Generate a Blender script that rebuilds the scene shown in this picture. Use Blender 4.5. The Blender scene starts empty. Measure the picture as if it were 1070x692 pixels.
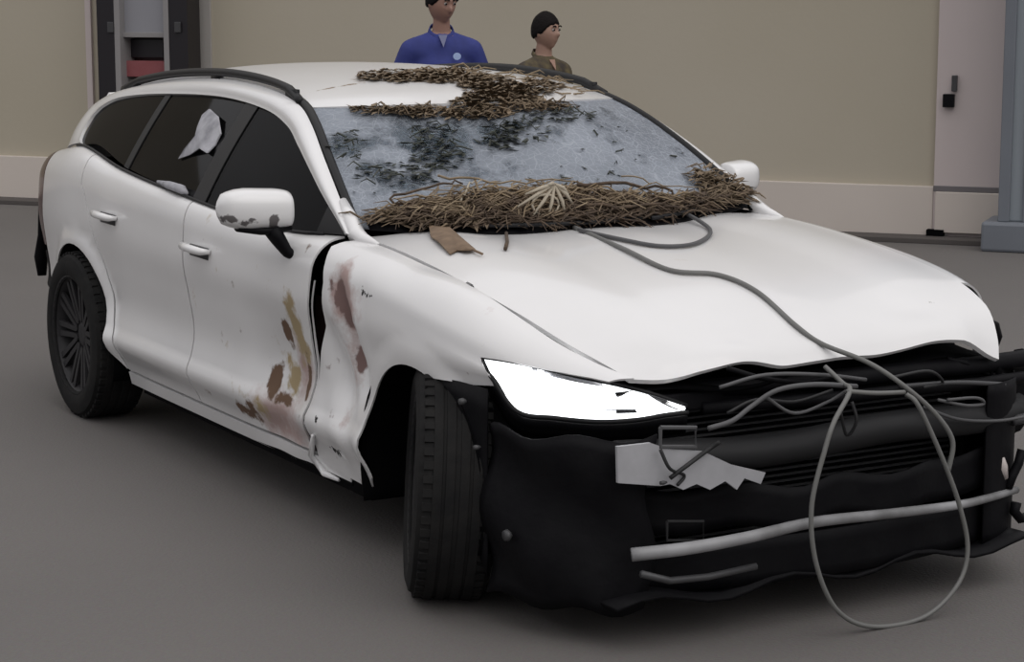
import bpy, bmesh, math, random
from mathutils import Vector, Matrix, Euler
from mathutils.geometry import tessellate_polygon

# ---------------- camera ----------------
CX, CY, CZ, YAW, PIT, ROL, FPX = (5.28083, -3.5952, 1.73116, 2.62322, 0.16032, 0.00043, 2.2)
FPX *= 1000
cd = bpy.data.cameras.new('camera'); camo = bpy.data.objects.new('camera', cd)
bpy.context.scene.collection.objects.link(camo); bpy.context.scene.camera = camo
cd.sensor_width = 36.0; cd.lens = FPX * 36.0 / 1070; cd.clip_end = 300
_cy, _sy, _cp, _sp = math.cos(YAW), math.sin(YAW), math.cos(PIT), math.sin(PIT)
VF = Vector((_cy*_cp, _sy*_cp, -_sp)); VR = Vector((_sy, -_cy, 0)); VU = VR.cross(VF)
camo.matrix_world = Matrix(((VR.x, VU.x, -VF.x, CX), (VR.y, VU.y, -VF.y, CY), (VR.z, VU.z, -VF.z, CZ), (0, 0, 0, 1)))

# ---------------- world, sun, exposure ----------------
sc = bpy.context.scene
sc.view_settings.view_transform = 'Standard'; sc.view_settings.look = 'None'
sc.view_settings.exposure = 0.0; sc.view_settings.gamma = 1.0; sc.view_settings.use_curve_mapping = False
w = bpy.data.worlds.new('overcast_sky'); sc.world = w; w.use_nodes = True
nt = w.node_tree; nt.nodes.clear()
out = nt.nodes.new('ShaderNodeOutputWorld'); bg = nt.nodes.new('ShaderNodeBackground')
tc = nt.nodes.new('ShaderNodeTexCoord'); sep = nt.nodes.new('ShaderNodeSeparateXYZ'); rp = nt.nodes.new('ShaderNodeValToRGB')
nt.links.new(tc.outputs['Generated'], sep.inputs[0]); nt.links.new(sep.outputs['Z'], rp.inputs[0])
e = rp.color_ramp.elements
e[0].position = 0.0; e[0].color = (.20, .20, .215, 1)
e[1].position = 1.0; e[1].color = (1.30, 1.28, 1.30, 1)
k = rp.color_ramp.elements.new(.32); k.color = (.88, .87, .89, 1)
nt.links.new(rp.outputs[0], bg.inputs[0]); bg.inputs[1].default_value = 0.80
nt.links.new(bg.outputs[0], out.inputs[0])
sl = bpy.data.lights.new('sun', 'SUN'); so = bpy.data.objects.new('sun', sl); sc.collection.objects.link(so)
sl.energy = 0.85; sl.angle = math.radians(60); sl.color = (1, .97, .93)
so.rotation_euler = Vector((-1.0, -.05, -1.15)).to_track_quat('-Z', 'Y').to_euler()

# ---------- geometry of the car, in its own frame: x forward from the front axle, y left, z up ----------
def crv(tab, x):
    """Catmull-Rom through a table of (x, v...) sorted by x; returns list of values."""
    n = len(tab)
    if x <= tab[0][0]: return list(tab[0][1:])
    if x >= tab[-1][0]: return list(tab[-1][1:])
    i = 0
    while x > tab[i + 1][0]: i += 1
    a, b = tab[i], tab[i + 1]
    h = b[0] - a[0]; t = (x - a[0]) / h
    out = []
    for k in range(1, len(a)):
        m0 = (b[k] - tab[i - 1][k]) / (b[0] - tab[i - 1][0]) if i > 0 else (b[k] - a[k]) / h
        m1 = (tab[i + 2][k] - a[k]) / (tab[i + 2][0] - a[0]) if i + 2 < n else (b[k] - a[k]) / h
        t2, t3 = t * t, t * t * t
        out.append((2*t3 - 3*t2 + 1) * a[k] + (t3 - 2*t2 + t) * h * m0 + (-2*t3 + 3*t2) * b[k] + (t3 - t2) * h * m1)
    return out

HALF_W = [(-3.84,.74),(-3.76,.815),(-3.64,.872),(-3.45,.902),(-3.2,.920),(-2.90,.922),(-2.3,.925),(-1.6,.922),
          (-.9,.915),(-.4,.916),(0,.922),(.2,.912),(.35,.885),(.5,.83),(.62,.76),(.75,.66)]
# top edge of the side: belt line behind the cowl, hood shut line in front of it  (x, y, z)
SIDE_TOP = [(-3.84,.69,1.00),(-3.6,.785,1.045),(-3.35,.80,1.08),(-3.1,.822,1.098),(-2.6,.848,1.043),(-1.9,.862,.998),(-1.3,.86,.966),(-.95,.838,.957),
            (-.7,.79,.968),(-.5,.775,.962),(-.3,.778,.948),(0,.782,.915),(.2,.775,.882),(.35,.755,.845),(.5,.715,.79),(.62,.655,.745),(.75,.56,.70)]
SHOULDER = [(-3.8,.88),(-3.3,.93),(-2.5,.90),(-1.3,.855),(-.7,.845),(0,.80),(.35,.74),(.75,.62)]

def bump(d, r):
    d = abs(d) / r
    return 0.0 if d >= 1 else (1 - d * d) ** 2

def corner(x):
    t = max(0.0, min(1.0, (x + .15) / .8)); return t * t * (3 - 2 * t)

def side_xyz(x, v, s, dent=True):
    """point of the body side; v 0 sill .. 1 top edge; s = -1 car's right, +1 left."""
    w = crv(HALF_W, x)[0]; yt, zt = crv(SIDE_TOP, x); zs = crv(SHOULDER, x)[0]
    lev = [(w-.075,.20),(w-.048,.285),(w-.002-.004*min(1,max(0,x+.9)),.372),(w-.022,.44),(w-.036,.53),(w-.019,.66),(w-.001,zs*.45+.69*.55),(w-.006,zs)]
    for a in (24, 46, 68):
        ca, sa = math.cos(math.radians(a)), math.sin(math.radians(a))
        lev.append((yt + (w-.006-yt)*ca, zs + (zt-zs)*sa))
    lev.append((yt, zt))
    n = len(lev) - 1
    y, z = crv([(i / n,) + lev[i] for i in range(n + 1)], v)
    for cx in (0.0, -3.0):                                   # arch flares
        r = math.hypot(x - cx, z - .33)
        y += (.016 if cx == 0 else .022) * bump(r - (.35 if cx == 0 else .38), .085) * (1 if z < .76 else max(0, 1 - (z - .76) / .1))
    if dent and s < 0:                                        # crash damage, car's right front
        y00 = y
        y -= .030 * bump(x + .52, .20) * bump(z - .60, .30)
        y -= .022 * bump(x + .40 + .35 * (z - .6), .07) * bump(z - .66, .26)
        y += .006 * bump(x + .48, .09) * bump(z - .38, .20)
        y += .012 * math.sin(x * 31 + z * 17) * bump(x + .50, .25) * bump(z - .6, .38)
        y -= .030 * bump(x + 1.00, .34) * bump(z - .48, .30)
        y += .007 * math.sin(x * 19 - z * 23) * bump(x + .95, .34) * bump(z - .42, .30)
        y = y00 + (y - y00) * (1 - bump(math.hypot(x, z - .33) - .345, .11))
        z += .014 * bump(x - .10, .30) * bump(v - .93, .2)
    if s > 0:
        q = corner(x); y += .035 * q; x += .03 * q
    return (x, s * y, z)

def v_of_z(x, z, s=1):
    lo, hi = 0.0, 1.0
    for _ in range(22):
        m = (lo + hi) / 2
        if side_xyz(x, m, s, False)[2] < z: lo = m
        else: hi = m
    return (lo + hi) / 2

GLASS_W = [(-3.8,.70),(-3.6,.785),(-3.4,.825),(-3.1,.852),(-2.6,.875),(-1.9,.880),(-1.3,.868),(-.95,.840),(-.62,.785)]
def glass_y(x, z):
    h = z - .97
    return crv(GLASS_W, x)[0] - .50 * h - .35 * h * h

# outer roof line: A pillar foot, up the pillar, along the cant rail, down the D pillar  (t, x, y, z)
RAIL = [(0,-.64,.782,.975),(.12,-.82,.752,1.085),(.25,-1.02,.712,1.195),(.37,-1.22,.665,1.290),(.45,-1.40,.630,1.345),(.54,-1.70,.607,1.386),
        (.64,-2.15,.597,1.403),(.74,-2.70,.585,1.382),(.83,-3.20,.570,1.335),(.90,-3.55,.562,1.285),(.935,-3.66,.60,1.235),(.965,-3.74,.65,1.14),(1.0,-3.79,.69,1.03)]
def rail(t): return crv(RAIL, t)

WS_C = [(0,-.47,.962),(.5,-.77,1.168),(1,-1.08,1.346)]
def windshield_xyz(s, t):
    ex, ey, ez = rail(.02 + t * (.435 - .02)); ey -= .028; ez += .004
    cx, cz = crv(WS_C, t)
    s2 = abs(s) ** 2.1
    sag = -.035 * bump(s + .45, .5) * bump(t - .62, .45)
    return (cx + (ex - cx) * s2, s * ey, cz + (ez - cz) * s2 + sag)

ROOF_C = [(0,-1.085,1.352),(.10,-1.27,1.393),(.25,-1.66,1.434),(.45,-2.2,1.452),(.7,-2.85,1.432),(.88,-3.4,1.382),(1,-3.80,1.325)]
def roof_xyz(s, t):
    ex, ey, ez = rail(.435 + t * (.905 - .435))
    cx, cz = crv(ROOF_C, t); s2 = abs(s) ** 2.2
    return (cx + (ex - cx) * s2, s * ey, cz + (ez - cz) * s2)

HOOD_E = [(0,-.655,.765,.968),(.15,-.45,.768,.964),(.35,-.15,.774,.938),(.52,.10,.770,.901),(.68,.33,.748,.851),(.82,.50,.700,.790),(.93,.61,.640,.742),(1,.66,.600,.712)]
HOOD_C = [(0,-.52,.972),(.25,-.22,.972),(.5,.10,.945),(.7,.36,.895),(.85,.56,.825),(.95,.67,.765),(1,.715,.722)]
def hood_xyz(s, t):
    ex, ey, ez = crv(HOOD_E, t); cx, cz = crv(HOOD_C, t); a = abs(s)
    s2 = a ** 2.3
    z = cz + (ez - cz) * s2
    z += .012 * bump(a - .72, .26) * (1 - .5 * t)             # power crease
    z -= .006 * bump(a - .35, .3)
    if s < 0: z += .020 * bump(t - .99, .10) * bump(s + .42, .22) - .012 * bump(t - .98, .12) * bump(s + .80, .2)
    z += .004 * math.sin(s * 9 + t * 6) * bump(t - .9, .4)
    z += .020 * bump(t - .98, .14) * bump(s - .60, .34) - .060 * bump(t - 1.03, .22) * bump(s - 1.05, .26)
    x = cx + (ex - cx) * s2; y = s * ey
    if s > 0:
        q = corner(x) * s * s; y += .070 * q; x += .035 * q
    return (x, y, z)
# ---------- end of the geometry ----------

# ---------------- helpers ----------------
rnd = random.Random(7)
COL = sc.collection
def ray(px, py):
    return Vector((CX, CY, CZ)), VF + VR * ((px - 535) / FPX) - VU * ((py - 346) / FPX)
def at(axis, val, px, py):
    c, d = ray(px, py); return c + d * ((val - c[axis]) / d[axis])
def prj(p):
    d = Vector(p) - Vector((CX, CY, CZ)); z = d.dot(VF)
    return 535 + FPX * d.dot(VR) / z, 346 - FPX * d.dot(VU) / z
def hit(f, px, py, a, b):
    """surface parameters seen at a photo position (Newton)."""
    for _ in range(30):
        x0, y0 = prj(f(a, b)); h = 1e-4
        xa, ya = prj(f(a + h, b)); xb, yb = prj(f(a, b + h))
        j11, j21, j12, j22 = (xa-x0)/h, (ya-y0)/h, (xb-x0)/h, (yb-y0)/h
        det = j11*j22 - j12*j21
        if abs(det) < 1e-9: break
        ex, ey = px - x0, py - y0
        da = (ex*j22 - ey*j12)/det; db = (j11*ey - j21*ex)/det
        a += max(-.15, min(.15, da)); b += max(-.15, min(.15, db))
    return a, b

def link(o, parent=None):
    COL.objects.link(o)
    if parent is not None: o.parent = parent
    return o
def tag(o, label=None, cat=None, group=None, kind=None):
    if label: o['label'] = label
    if cat: o['category'] = cat
    if group: o['group'] = group
    if kind: o['kind'] = kind
    return o
def empty(name, loc=(0, 0, 0), rz=0, parent=None):
    o = bpy.data.objects.new(name, None); o.location = loc; o.rotation_euler = (0, 0, rz); o.empty_display_size = .1
    return link(o, parent)

class MB:
    def __init__(s): s.v = []; s.f = []
    def add(s, vs, fs):
        n = len(s.v); s.v += [tuple(v) for v in vs]; s.f += [tuple(i + n for i in f) for f in fs]; return s
    def box(s, lo, hi, M=None):
        x0, y0, z0 = lo; x1, y1, z1 = hi
        vs = [Vector(p) for p in ((x0,y0,z0),(x1,y0,z0),(x1,y1,z0),(x0,y1,z0),(x0,y0,z1),(x1,y0,z1),(x1,y1,z1),(x0,y1,z1))]
        if M is not None: vs = [M @ v for v in vs]
        return s.add(vs, [(0,3,2,1),(4,5,6,7),(0,1,5,4),(1,2,6,5),(2,3,7,6),(3,0,4,7)])
    def tube(s, pts, r, n=8, rr=None, up=None, flat=1.0):
        pts = [Vector(p) for p in pts]; m = len(pts); rings = []
        prev = None
        for i, p in enumerate(pts):
            t = (pts[min(i+1, m-1)] - pts[max(i-1, 0)]).normalized()
            if prev is None:
                a = Vector(up) if up else (Vector((0,0,1)) if abs(t.z) < .9 else Vector((1,0,0)))
                u = (a - t * a.dot(t)).normalized()
            else: u = (prev - t * prev.dot(t)).normalized()
            prev = u; w_ = t.cross(u); R = rr[i] if rr else r
            rings.append([p + (u * math.cos(2*math.pi*k/n) * flat + w_ * math.sin(2*math.pi*k/n)) * R for k in range(n)])
        vs = [q for g in rings for q in g]; fs = []
        for i in range(m - 1):
            for k in range(n):
                fs.append((i*n+k, i*n+(k+1) % n, (i+1)*n+(k+1) % n, (i+1)*n+k))
        fs.append(tuple(range(n-1, -1, -1))); fs.append(tuple((m-1)*n+k for k in range(n)))
        return s.add(vs, fs)
    def lathe(s, prof, n=40, axis='Y', c=(0,0,0), closed=False):
        c = Vector(c); vs = []
        for k in range(n):
            a = 2*math.pi*k/n
            for r, h in prof: vs.append(c + Vector((r*math.cos(a), h, r*math.sin(a))))
        m = len(prof); fs = []
        for k in range(n):
            for i in range(m - 1 + (1 if closed else 0)):
                j = (i + 1) % m; k2 = (k + 1) % n
                fs.append((k*m+i, k*m+j, k2*m+j, k2*m+i))
        return s.add(vs, fs)
    def grid(s, f, nu, nv, flip=False):
        vs = [f(i/nu, j/nv) for i in range(nu+1) for j in range(nv+1)]; fs = []
        for i in range(nu):
            for j in range(nv):
                q = (i*(nv+1)+j, (i+1)*(nv+1)+j, (i+1)*(nv+1)+j+1, i*(nv+1)+j+1)
                fs.append(q[::-1] if flip else q)
        return s.add(vs, fs)
    def slab(s, poly, P, n):
        """polygon (2D) through P(u,v)->Vector, extruded by vector n."""
        a = [Vector(P(*q)) for q in poly]; b = [p + Vector(n) for p in a]; m = len(a)
        fs = [tuple(range(m)), tuple(range(2*m-1, m-1, -1))] + [(i, m+i, m+(i+1) % m, (i+1) % m) for i in range(m)]
        return s.add(a + b, fs)
    def build(s, name, mat, parent=None, smooth=False, bevel=0, sub=0, solid=0, auto=None, weld=False):
        me = bpy.data.meshes.new(name); me.from_pydata(s.v, [], s.f); me.update()
        bm = bmesh.new(); bm.from_mesh(me)
        if weld: bmesh.ops.remove_doubles(bm, verts=bm.verts, dist=1e-5)
        bmesh.ops.recalc_face_normals(bm, faces=bm.faces)
        bm.to_mesh(me); bm.free()
        me.materials.append(mat)
        o = link(bpy.data.objects.new(name, me), parent)
        if smooth or auto:
            for p in me.polygons: p.use_smooth = True
        if auto: me.set_sharp_from_angle(angle=math.radians(auto))
        if solid: m = o.modifiers.new('s', 'SOLIDIFY'); m.thickness = solid; m.offset = -1
        if bevel: m = o.modifiers.new('b', 'BEVEL'); m.width = bevel; m.segments = 2; m.limit_method = 'ANGLE'
        if sub: m = o.modifiers.new('u', 'SUBSURF'); m.levels = sub; m.render_levels = sub
        return o

def surf(name, f, verts2, faces2, mat, parent, out_dir, thick=.004):
    """thin shell over 2D cells mapped by f(u,v); exact normals; out_dir(p) rough outward direction."""
    P = [Vector(f(u, v)) for u, v in verts2]; N = []
    h = 2e-3
    for (u, v), p in zip(verts2, P):
        a = Vector(f(u + h, v)) - Vector(f(u - h, v)); b = Vector(f(u, v + h)) - Vector(f(u, v - h))
        n = a.cross(b)
        n = n.normalized() if n.length > 1e-12 else Vector(out_dir(p)).normalized()
        if n.dot(Vector(out_dir(p))) < 0: n = -n
        N.append(n)
    nv = len(P); vs = list(P) + [p - n * thick for p, n in zip(P, N)]; nn = list(N) + [-n for n in N]; fs = []
    edge = {}
    for fc in faces2:
        a, b, c = (P[fc[0]], P[fc[1]], P[fc[2]])
        g = Vector((0, 0, 0))
        for i in range(len(fc)): g += P[fc[i]].cross(P[fc[(i+1) % len(fc)]])
        fc2 = tuple(fc) if g.dot(N[fc[0]]) > 0 else tuple(fc)[::-1]
        fs.append(fc2); fs.append(tuple(i + nv for i in fc2[::-1]))
        for i in range(len(fc2)): edge[(fc2[i], fc2[(i+1) % len(fc2)])] = 1
    for (a, b) in list(edge):
        if (b, a) not in edge:
            k = len(vs); q = [P[b], P[a], P[a] - N[a]*thick, P[b] - N[b]*thick]
            m = (q[1]-q[0]).cross(q[2]-q[1])
            m = m.normalized() if m.length > 1e-12 else N[a]
            vs += q; nn += [m]*4; fs.append((k, k+1, k+2, k+3))
    me = bpy.data.meshes.new(name); me.from_pydata(vs, [], fs); me.update()
    for p in me.polygons: p.use_smooth = True
    me.normals_split_custom_set_from_vertices([tuple(n) for n in nn])
    me.materials.append(mat)
    return link(bpy.data.objects.new(name, me), parent)

def cells(poly, du, dv):
    poly = [q for i, q in enumerate(poly) if math.hypot(q[0]-poly[i-1][0], q[1]-poly[i-1][1]) > 1e-5]
    bm = bmesh.new(); vs = [bm.verts.new((u, v, 0)) for u, v in poly]
    for t in tessellate_polygon([[Vector((u, v, 0)) for u, v in poly]]):
        try: bm.faces.new([vs[i] for i in t])
        except ValueError: pass
    us = [p[0] for p in poly]; ws = [p[1] for p in poly]
    for k, (lo, hi, d) in enumerate(((min(us), max(us), du), (min(ws), max(ws), dv))):
        c = math.ceil(lo / d) * d
        if c - lo < d * .2: c += d
        while c < hi - d * .1:
            co = (c, 0, 0) if k == 0 else (0, c, 0); no = (1, 0, 0) if k == 0 else (0, 1, 0)
            bmesh.ops.bisect_plane(bm, geom=bm.verts[:] + bm.edges[:] + bm.faces[:], plane_co=co, plane_no=no, dist=1e-6)
            c += d
    bm.verts.index_update()
    V = [(v.co.x, v.co.y) for v in bm.verts]; F = [tuple(v.index for v in f.verts) for f in bm.faces]
    bm.free(); return V, F
def gcells(nu, nv, u0=0, u1=1, v0=0, v1=1):
    V = [(u0+(u1-u0)*i/nu, v0+(v1-v0)*j/nv) for i in range(nu+1) for j in range(nv+1)]
    F = [(i*(nv+1)+j, (i+1)*(nv+1)+j, (i+1)*(nv+1)+j+1, i*(nv+1)+j+1) for i in range(nu) for j in range(nv)]
    return V, F
def densify(poly, d=.05):
    o = []
    for i, a in enumerate(poly):
        b = poly[(i+1) % len(poly)]; n = max(1, int(math.hypot(b[0]-a[0], b[1]-a[1]) / d))
        for k in range(n): o.append((a[0]+(b[0]-a[0])*k/n, a[1]+(b[1]-a[1])*k/n))
    return o

# ---------------- materials ----------------
def mat(name, col, rough=.5, metal=0, noise=None, coat=0, bump=None, spec=.5, emit=None):
    """noise = (scale, amount, colour2): mottling; bump = (scale, strength)."""
    m = bpy.data.materials.new(name); m.use_nodes = True; nt = m.node_tree; b = nt.nodes['Principled BSDF']
    b.inputs['Base Color'].default_value = (*col, 1); b.inputs['Roughness'].default_value = rough
    b.inputs['Metallic'].default_value = metal; b.inputs['Coat Weight'].default_value = coat; b.inputs['Specular IOR Level'].default_value = spec
    tc = nt.nodes.new('ShaderNodeTexCoord')
    if noise:
        n = nt.nodes.new('ShaderNodeTexNoise'); n.inputs['Scale'].default_value = noise[0]; n.inputs['Detail'].default_value = 6
        nt.links.new(tc.outputs['Object'], n.inputs['Vector'])
        r = nt.nodes.new('ShaderNodeMapRange'); r.inputs[1].default_value = .35; r.inputs[2].default_value = .7; r.inputs[3].default_value = 0; r.inputs[4].default_value = noise[1]
        nt.links.new(n.outputs[0], r.inputs[0])
        x = nt.nodes.new('ShaderNodeMix'); x.data_type = 'RGBA'; x.inputs[6].default_value = (*col, 1); x.inputs[7].default_value = (*noise[2], 1)
        nt.links.new(r.outputs[0], x.inputs[0]); nt.links.new(x.outputs[2], b.inputs['Base Color'])
    if bump:
        n = nt.nodes.new('ShaderNodeTexNoise'); n.inputs['Scale'].default_value = bump[0]; n.inputs['Detail'].default_value = 5
        nt.links.new(tc.outputs['Object'], n.inputs['Vector'])
        q = nt.nodes.new('ShaderNodeBump'); q.inputs['Strength'].default_value = bump[1]; q.inputs['Distance'].default_value = .01
        nt.links.new(n.outputs[0], q.inputs['Height']); nt.links.new(q.outputs[0], b.inputs['Normal'])
    if emit: b.inputs['Emission Color'].default_value = (*emit[0], 1); b.inputs['Emission Strength'].default_value = emit[1]
    return m

def blobs_mask(nt, tc, blobs, scale, thr, soft):
    """noise-broken patches around points in the car's frame: blobs = [((x,y,z), r, weight)]"""
    acc = None
    for (c, r, wt) in blobs:
        sub_ = nt.nodes.new('ShaderNodeVectorMath'); sub_.operation = 'SUBTRACT'; sub_.inputs[1].default_value = c
        nt.links.new(tc.outputs['Object'], sub_.inputs[0])
        dv = nt.nodes.new('ShaderNodeVectorMath'); dv.operation = 'DIVIDE'; dv.inputs[1].default_value = r
        nt.links.new(sub_.outputs[0], dv.inputs[0])
        ln = nt.nodes.new('ShaderNodeVectorMath'); ln.operation = 'LENGTH'; nt.links.new(dv.outputs[0], ln.inputs[0])
        mr = nt.nodes.new('ShaderNodeMapRange'); mr.inputs[1].default_value = 1; mr.inputs[2].default_value = 0; mr.inputs[3].default_value = 0; mr.inputs[4].default_value = wt
        nt.links.new(ln.outputs['Value'], mr.inputs[0])
        if acc is None: acc = mr.outputs[0]
        else:
            a = nt.nodes.new('ShaderNodeMath'); a.operation = 'MAXIMUM'; nt.links.new(acc, a.inputs[0]); nt.links.new(mr.outputs[0], a.inputs[1]); acc = a.outputs[0]
    n = nt.nodes.new('ShaderNodeTexNoise'); n.inputs['Scale'].default_value = scale; n.inputs['Detail'].default_value = 7; n.inputs['Roughness'].default_value = .62
    nt.links.new(tc.outputs['Object'], n.inputs['Vector'])
    st_ = nt.nodes.new('ShaderNodeMath'); st_.operation = 'MULTIPLY_ADD'; st_.inputs[1].default_value = 2.2; st_.inputs[2].default_value = -.6; nt.links.new(n.outputs[0], st_.inputs[0])
    a = nt.nodes.new('ShaderNodeMath'); a.operation = 'ADD'; nt.links.new(acc, a.inputs[0]); nt.links.new(st_.outputs[0], a.inputs[1])
    mr = nt.nodes.new('ShaderNodeMapRange'); mr.inputs[1].default_value = thr; mr.inputs[2].default_value = thr + soft
    nt.links.new(a.outputs[0], mr.inputs[0])
    return mr.outputs[0]

def paint_mat(name, stains):
    """white car paint with dirt stains: stains = [(colour, blobs, scale, thr, soft)]"""
    m = bpy.data.materials.new(name); m.use_nodes = True; nt = m.node_tree; b = nt.nodes['Principled BSDF']
    b.inputs['Roughness'].default_value = .35; b.inputs['Coat Weight'].default_value = .9; b.inputs['Coat Roughness'].default_value = .10
    tc = nt.nodes.new('ShaderNodeTexCoord')
    n = nt.nodes.new('ShaderNodeTexNoise'); n.inputs['Scale'].default_value = 3.0; n.inputs['Detail'].default_value = 8
    nt.links.new(tc.outputs['Object'], n.inputs['Vector'])
    x = nt.nodes.new('ShaderNodeMix'); x.data_type = 'RGBA'; x.inputs[6].default_value = (.79, .785, .785, 1); x.inputs[7].default_value = (.70, .695, .695, 1)
    nt.links.new(n.outputs[0], x.inputs[0]); cur = x.outputs[2]
    first = None
    for col, bl, sca, thr, soft in stains:
        mk = blobs_mask(nt, tc, bl, sca, thr, soft)
        x = nt.nodes.new('ShaderNodeMix'); x.data_type = 'RGBA'; x.inputs[7].default_value = (*col, 1)
        nt.links.new(cur, x.inputs[6]); nt.links.new(mk, x.inputs[0]); cur = x.outputs[2]
        if first is None: first = mk
        else:
            a = nt.nodes.new('ShaderNodeMath'); a.operation = 'MAXIMUM'; nt.links.new(first, a.inputs[0]); nt.links.new(mk, a.inputs[1]); first = a.outputs[0]
    nt.links.new(cur, b.inputs['Base Color'])
    if first is not None:
        r = nt.nodes.new('ShaderNodeMapRange'); r.inputs[3].default_value = .33; r.inputs[4].default_value = .85; nt.links.new(first, r.inputs[0]); nt.links.new(r.outputs[0], b.inputs['Roughness'])
        r = nt.nodes.new('ShaderNodeMapRange'); r.inputs[3].default_value = .6; r.inputs[4].default_value = 0; nt.links.new(first, r.inputs[0]); nt.links.new(r.outputs[0], b.inputs['Coat Weight'])
    return m

def S3(px, py): return side_xyz(*hit(lambda x, v: side_xyz(x, v, -1, False), px, py, -.8, .5), -1)
def RF(px, py): return roof_xyz(*hit(roof_xyz, px, py, 0, .15))
BROWN, TAN, PINK, GREY, BLK = (.13, .075, .045), (.36, .28, .16), (.42, .31, .29), (.16, .15, .15), (.012, .01, .01)
PAINT = paint_mat('white_paint', [])
PAINT_DOOR = paint_mat('white_paint_scraped_door', [
    (PINK, [(S3(288,440),(.30,.3,.20),.95), (S3(312,380),(.13,.3,.26),.75), (S3(300,470),(.20,.3,.10),.8)], 4, .78, .45),
    (TAN, [(S3(309,345),(.10,.3,.22),.95), (S3(300,395),(.10,.3,.14),.8), (S3(268,425),(.14,.3,.07),.75)], 9, .80, .28),
    (BROWN, [(S3(296,345),(.075,.3,.11),1.05), (S3(281,398),(.085,.3,.075),1.05), (S3(262,432),(.13,.3,.075),.95), (S3(318,400),(.035,.3,.20),.7),
             (S3(316,475),(.05,.3,.07),.8), (S3(290,418),(.10,.3,.04),.7)], 11, .84, .2)])
PAINT_FENDER = paint_mat('white_paint_scuffed_fender', [
    (PINK, [(S3(356,320),(.16,.3,.18),.85), (S3(362,380),(.12,.3,.18),.7)], 6, .82, .35),
    ((.19,.12,.11), [(S3(352,308),(.055,.3,.12),1.0), (S3(358,335),(.07,.3,.06),.9), (S3(369,378),(.05,.3,.10),.95), (S3(345,295),(.04,.3,.05),.8)], 11, .86, .2),
    (BLK, [(S3(350,470),(.11,.3,.04),.85), (S3(382,307),(.10,.3,.03),.75), (S3(329,440),(.02,.3,.2),.5)], 34, 1.10, .08)])
PAINT_HOOD = paint_mat('white_paint_dusty_hood', [
    ((.50,.45,.41), [((-.45,-.60,.97),(.30,.30,.3),.42), ((-.45,0,.97),(.25,.55,.3),.35)], 6, .86, .35),
    ((.20,.17,.15), [((-.36,-.30,.97),(.045,.012,.2),.75), ((.22,-.43,.9),(.06,.05,.2),.55), ((.52,.55,.8),(.08,.08,.2),.5), ((-.5,.55,.96),(.1,.05,.2),.5)], 34, 1.12, .06)])
PAINT_ROOF = paint_mat('white_paint_muddy_roof', [
    ((.21,.155,.10), [(RF(430,80),(.28,.28,.3),1.0), (RF(480,80),(.28,.25,.3),1.0), (RF(518,92),(.25,.18,.3),1.1), (RF(500,112),(.12,.16,.3),1.0), (RF(560,85),(.25,.18,.3),.75), (RF(420,117),(.05,.4,.3),.7), (RF(590,90),(.15,.12,.3),.7), (RF(345,92),(.03,.3,.3),.6)], 8, .88, .16)])
PAINT_MIRROR = paint_mat('white_paint_smudged_mirror', [((.13,.12,.12), [(tuple(at(0,-.84,246,231)),(.2,.035,.03),1.0), (tuple(at(0,-.84,262,234)),(.2,.045,.03),1.0), (tuple(at(0,-.84,287,231)),(.2,.03,.04),1.0)], 18, 1.02, .14)])

BLACK = mat('black_plastic', (.0035, .0033, .0045), .6, noise=(9, .5, (.009, .009, .010)), bump=(40, .15), spec=.12)
DARK = mat('dark_cavity_black', (.003, .003, .0035), .9, spec=.05)
TRIM = mat('satin_black_trim', (.010, .010, .011), .45, spec=.25)
RUBBER = mat('tyre_rubber', (.009, .009, .0095), .85, noise=(14, .6, (.02, .019, .018)), bump=(60, .2), spec=.2)
RIM = mat('dark_grey_alloy', (.022, .021, .023), .55, spec=.3)
STEEL = mat('brake_steel', (.22, .21, .2), .4, metal=.9)
SILVER = mat('torn_pale_plastic', (.40, .40, .42), .45, noise=(12, .5, (.25, .25, .26)))
ALU = mat('pale_grey_lip_plastic', (.30, .30, .31), .5, noise=(5, 1.0, (.10, .10, .10)))
GREYM = mat('grey_metal', (.06, .06, .063), .5, metal=.3)
WIRE = mat('black_wire', (.010, .010, .011), .6)
WIREG = mat('grey_wire', (.075, .075, .078), .55)
CABLE = mat('grey_cable', (.15, .15, .145), .55, noise=(20, .5, (.12, .12, .11)))
SEAT = mat('dark_seat_fabric', (.012, .012, .014), .9, spec=.1)
CLOTH = mat('white_curtain_scrap', (.42, .42, .45), .85, noise=(22, .8, (.20, .20, .22)))
ROOTM = mat('damp_roots', (.085, .058, .04), .85, noise=(14, .9, (.22, .165, .105)))
STRAW = mat('dry_straw', (.26, .20, .13), .8, noise=(25, .9, (.16, .11, .06)))
STRAWL = mat('pale_straw', (.42, .37, .29), .8)
LITTER = mat('wet_leaf_litter', (.13, .095, .06), .85, noise=(14, .9, (.24, .18, .12)))
TWIG = mat('dark_twig', (.045, .03, .02), .85, noise=(30, .8, (.12, .08, .05)))
LEAFD = mat('dark_leaf', (.02, .028, .022), .6, noise=(30, .8, (.06, .06, .045)))
LEAFB = mat('brown_leaf', (.20, .135, .085), .75, noise=(30, .7, (.10, .065, .04)))

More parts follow.
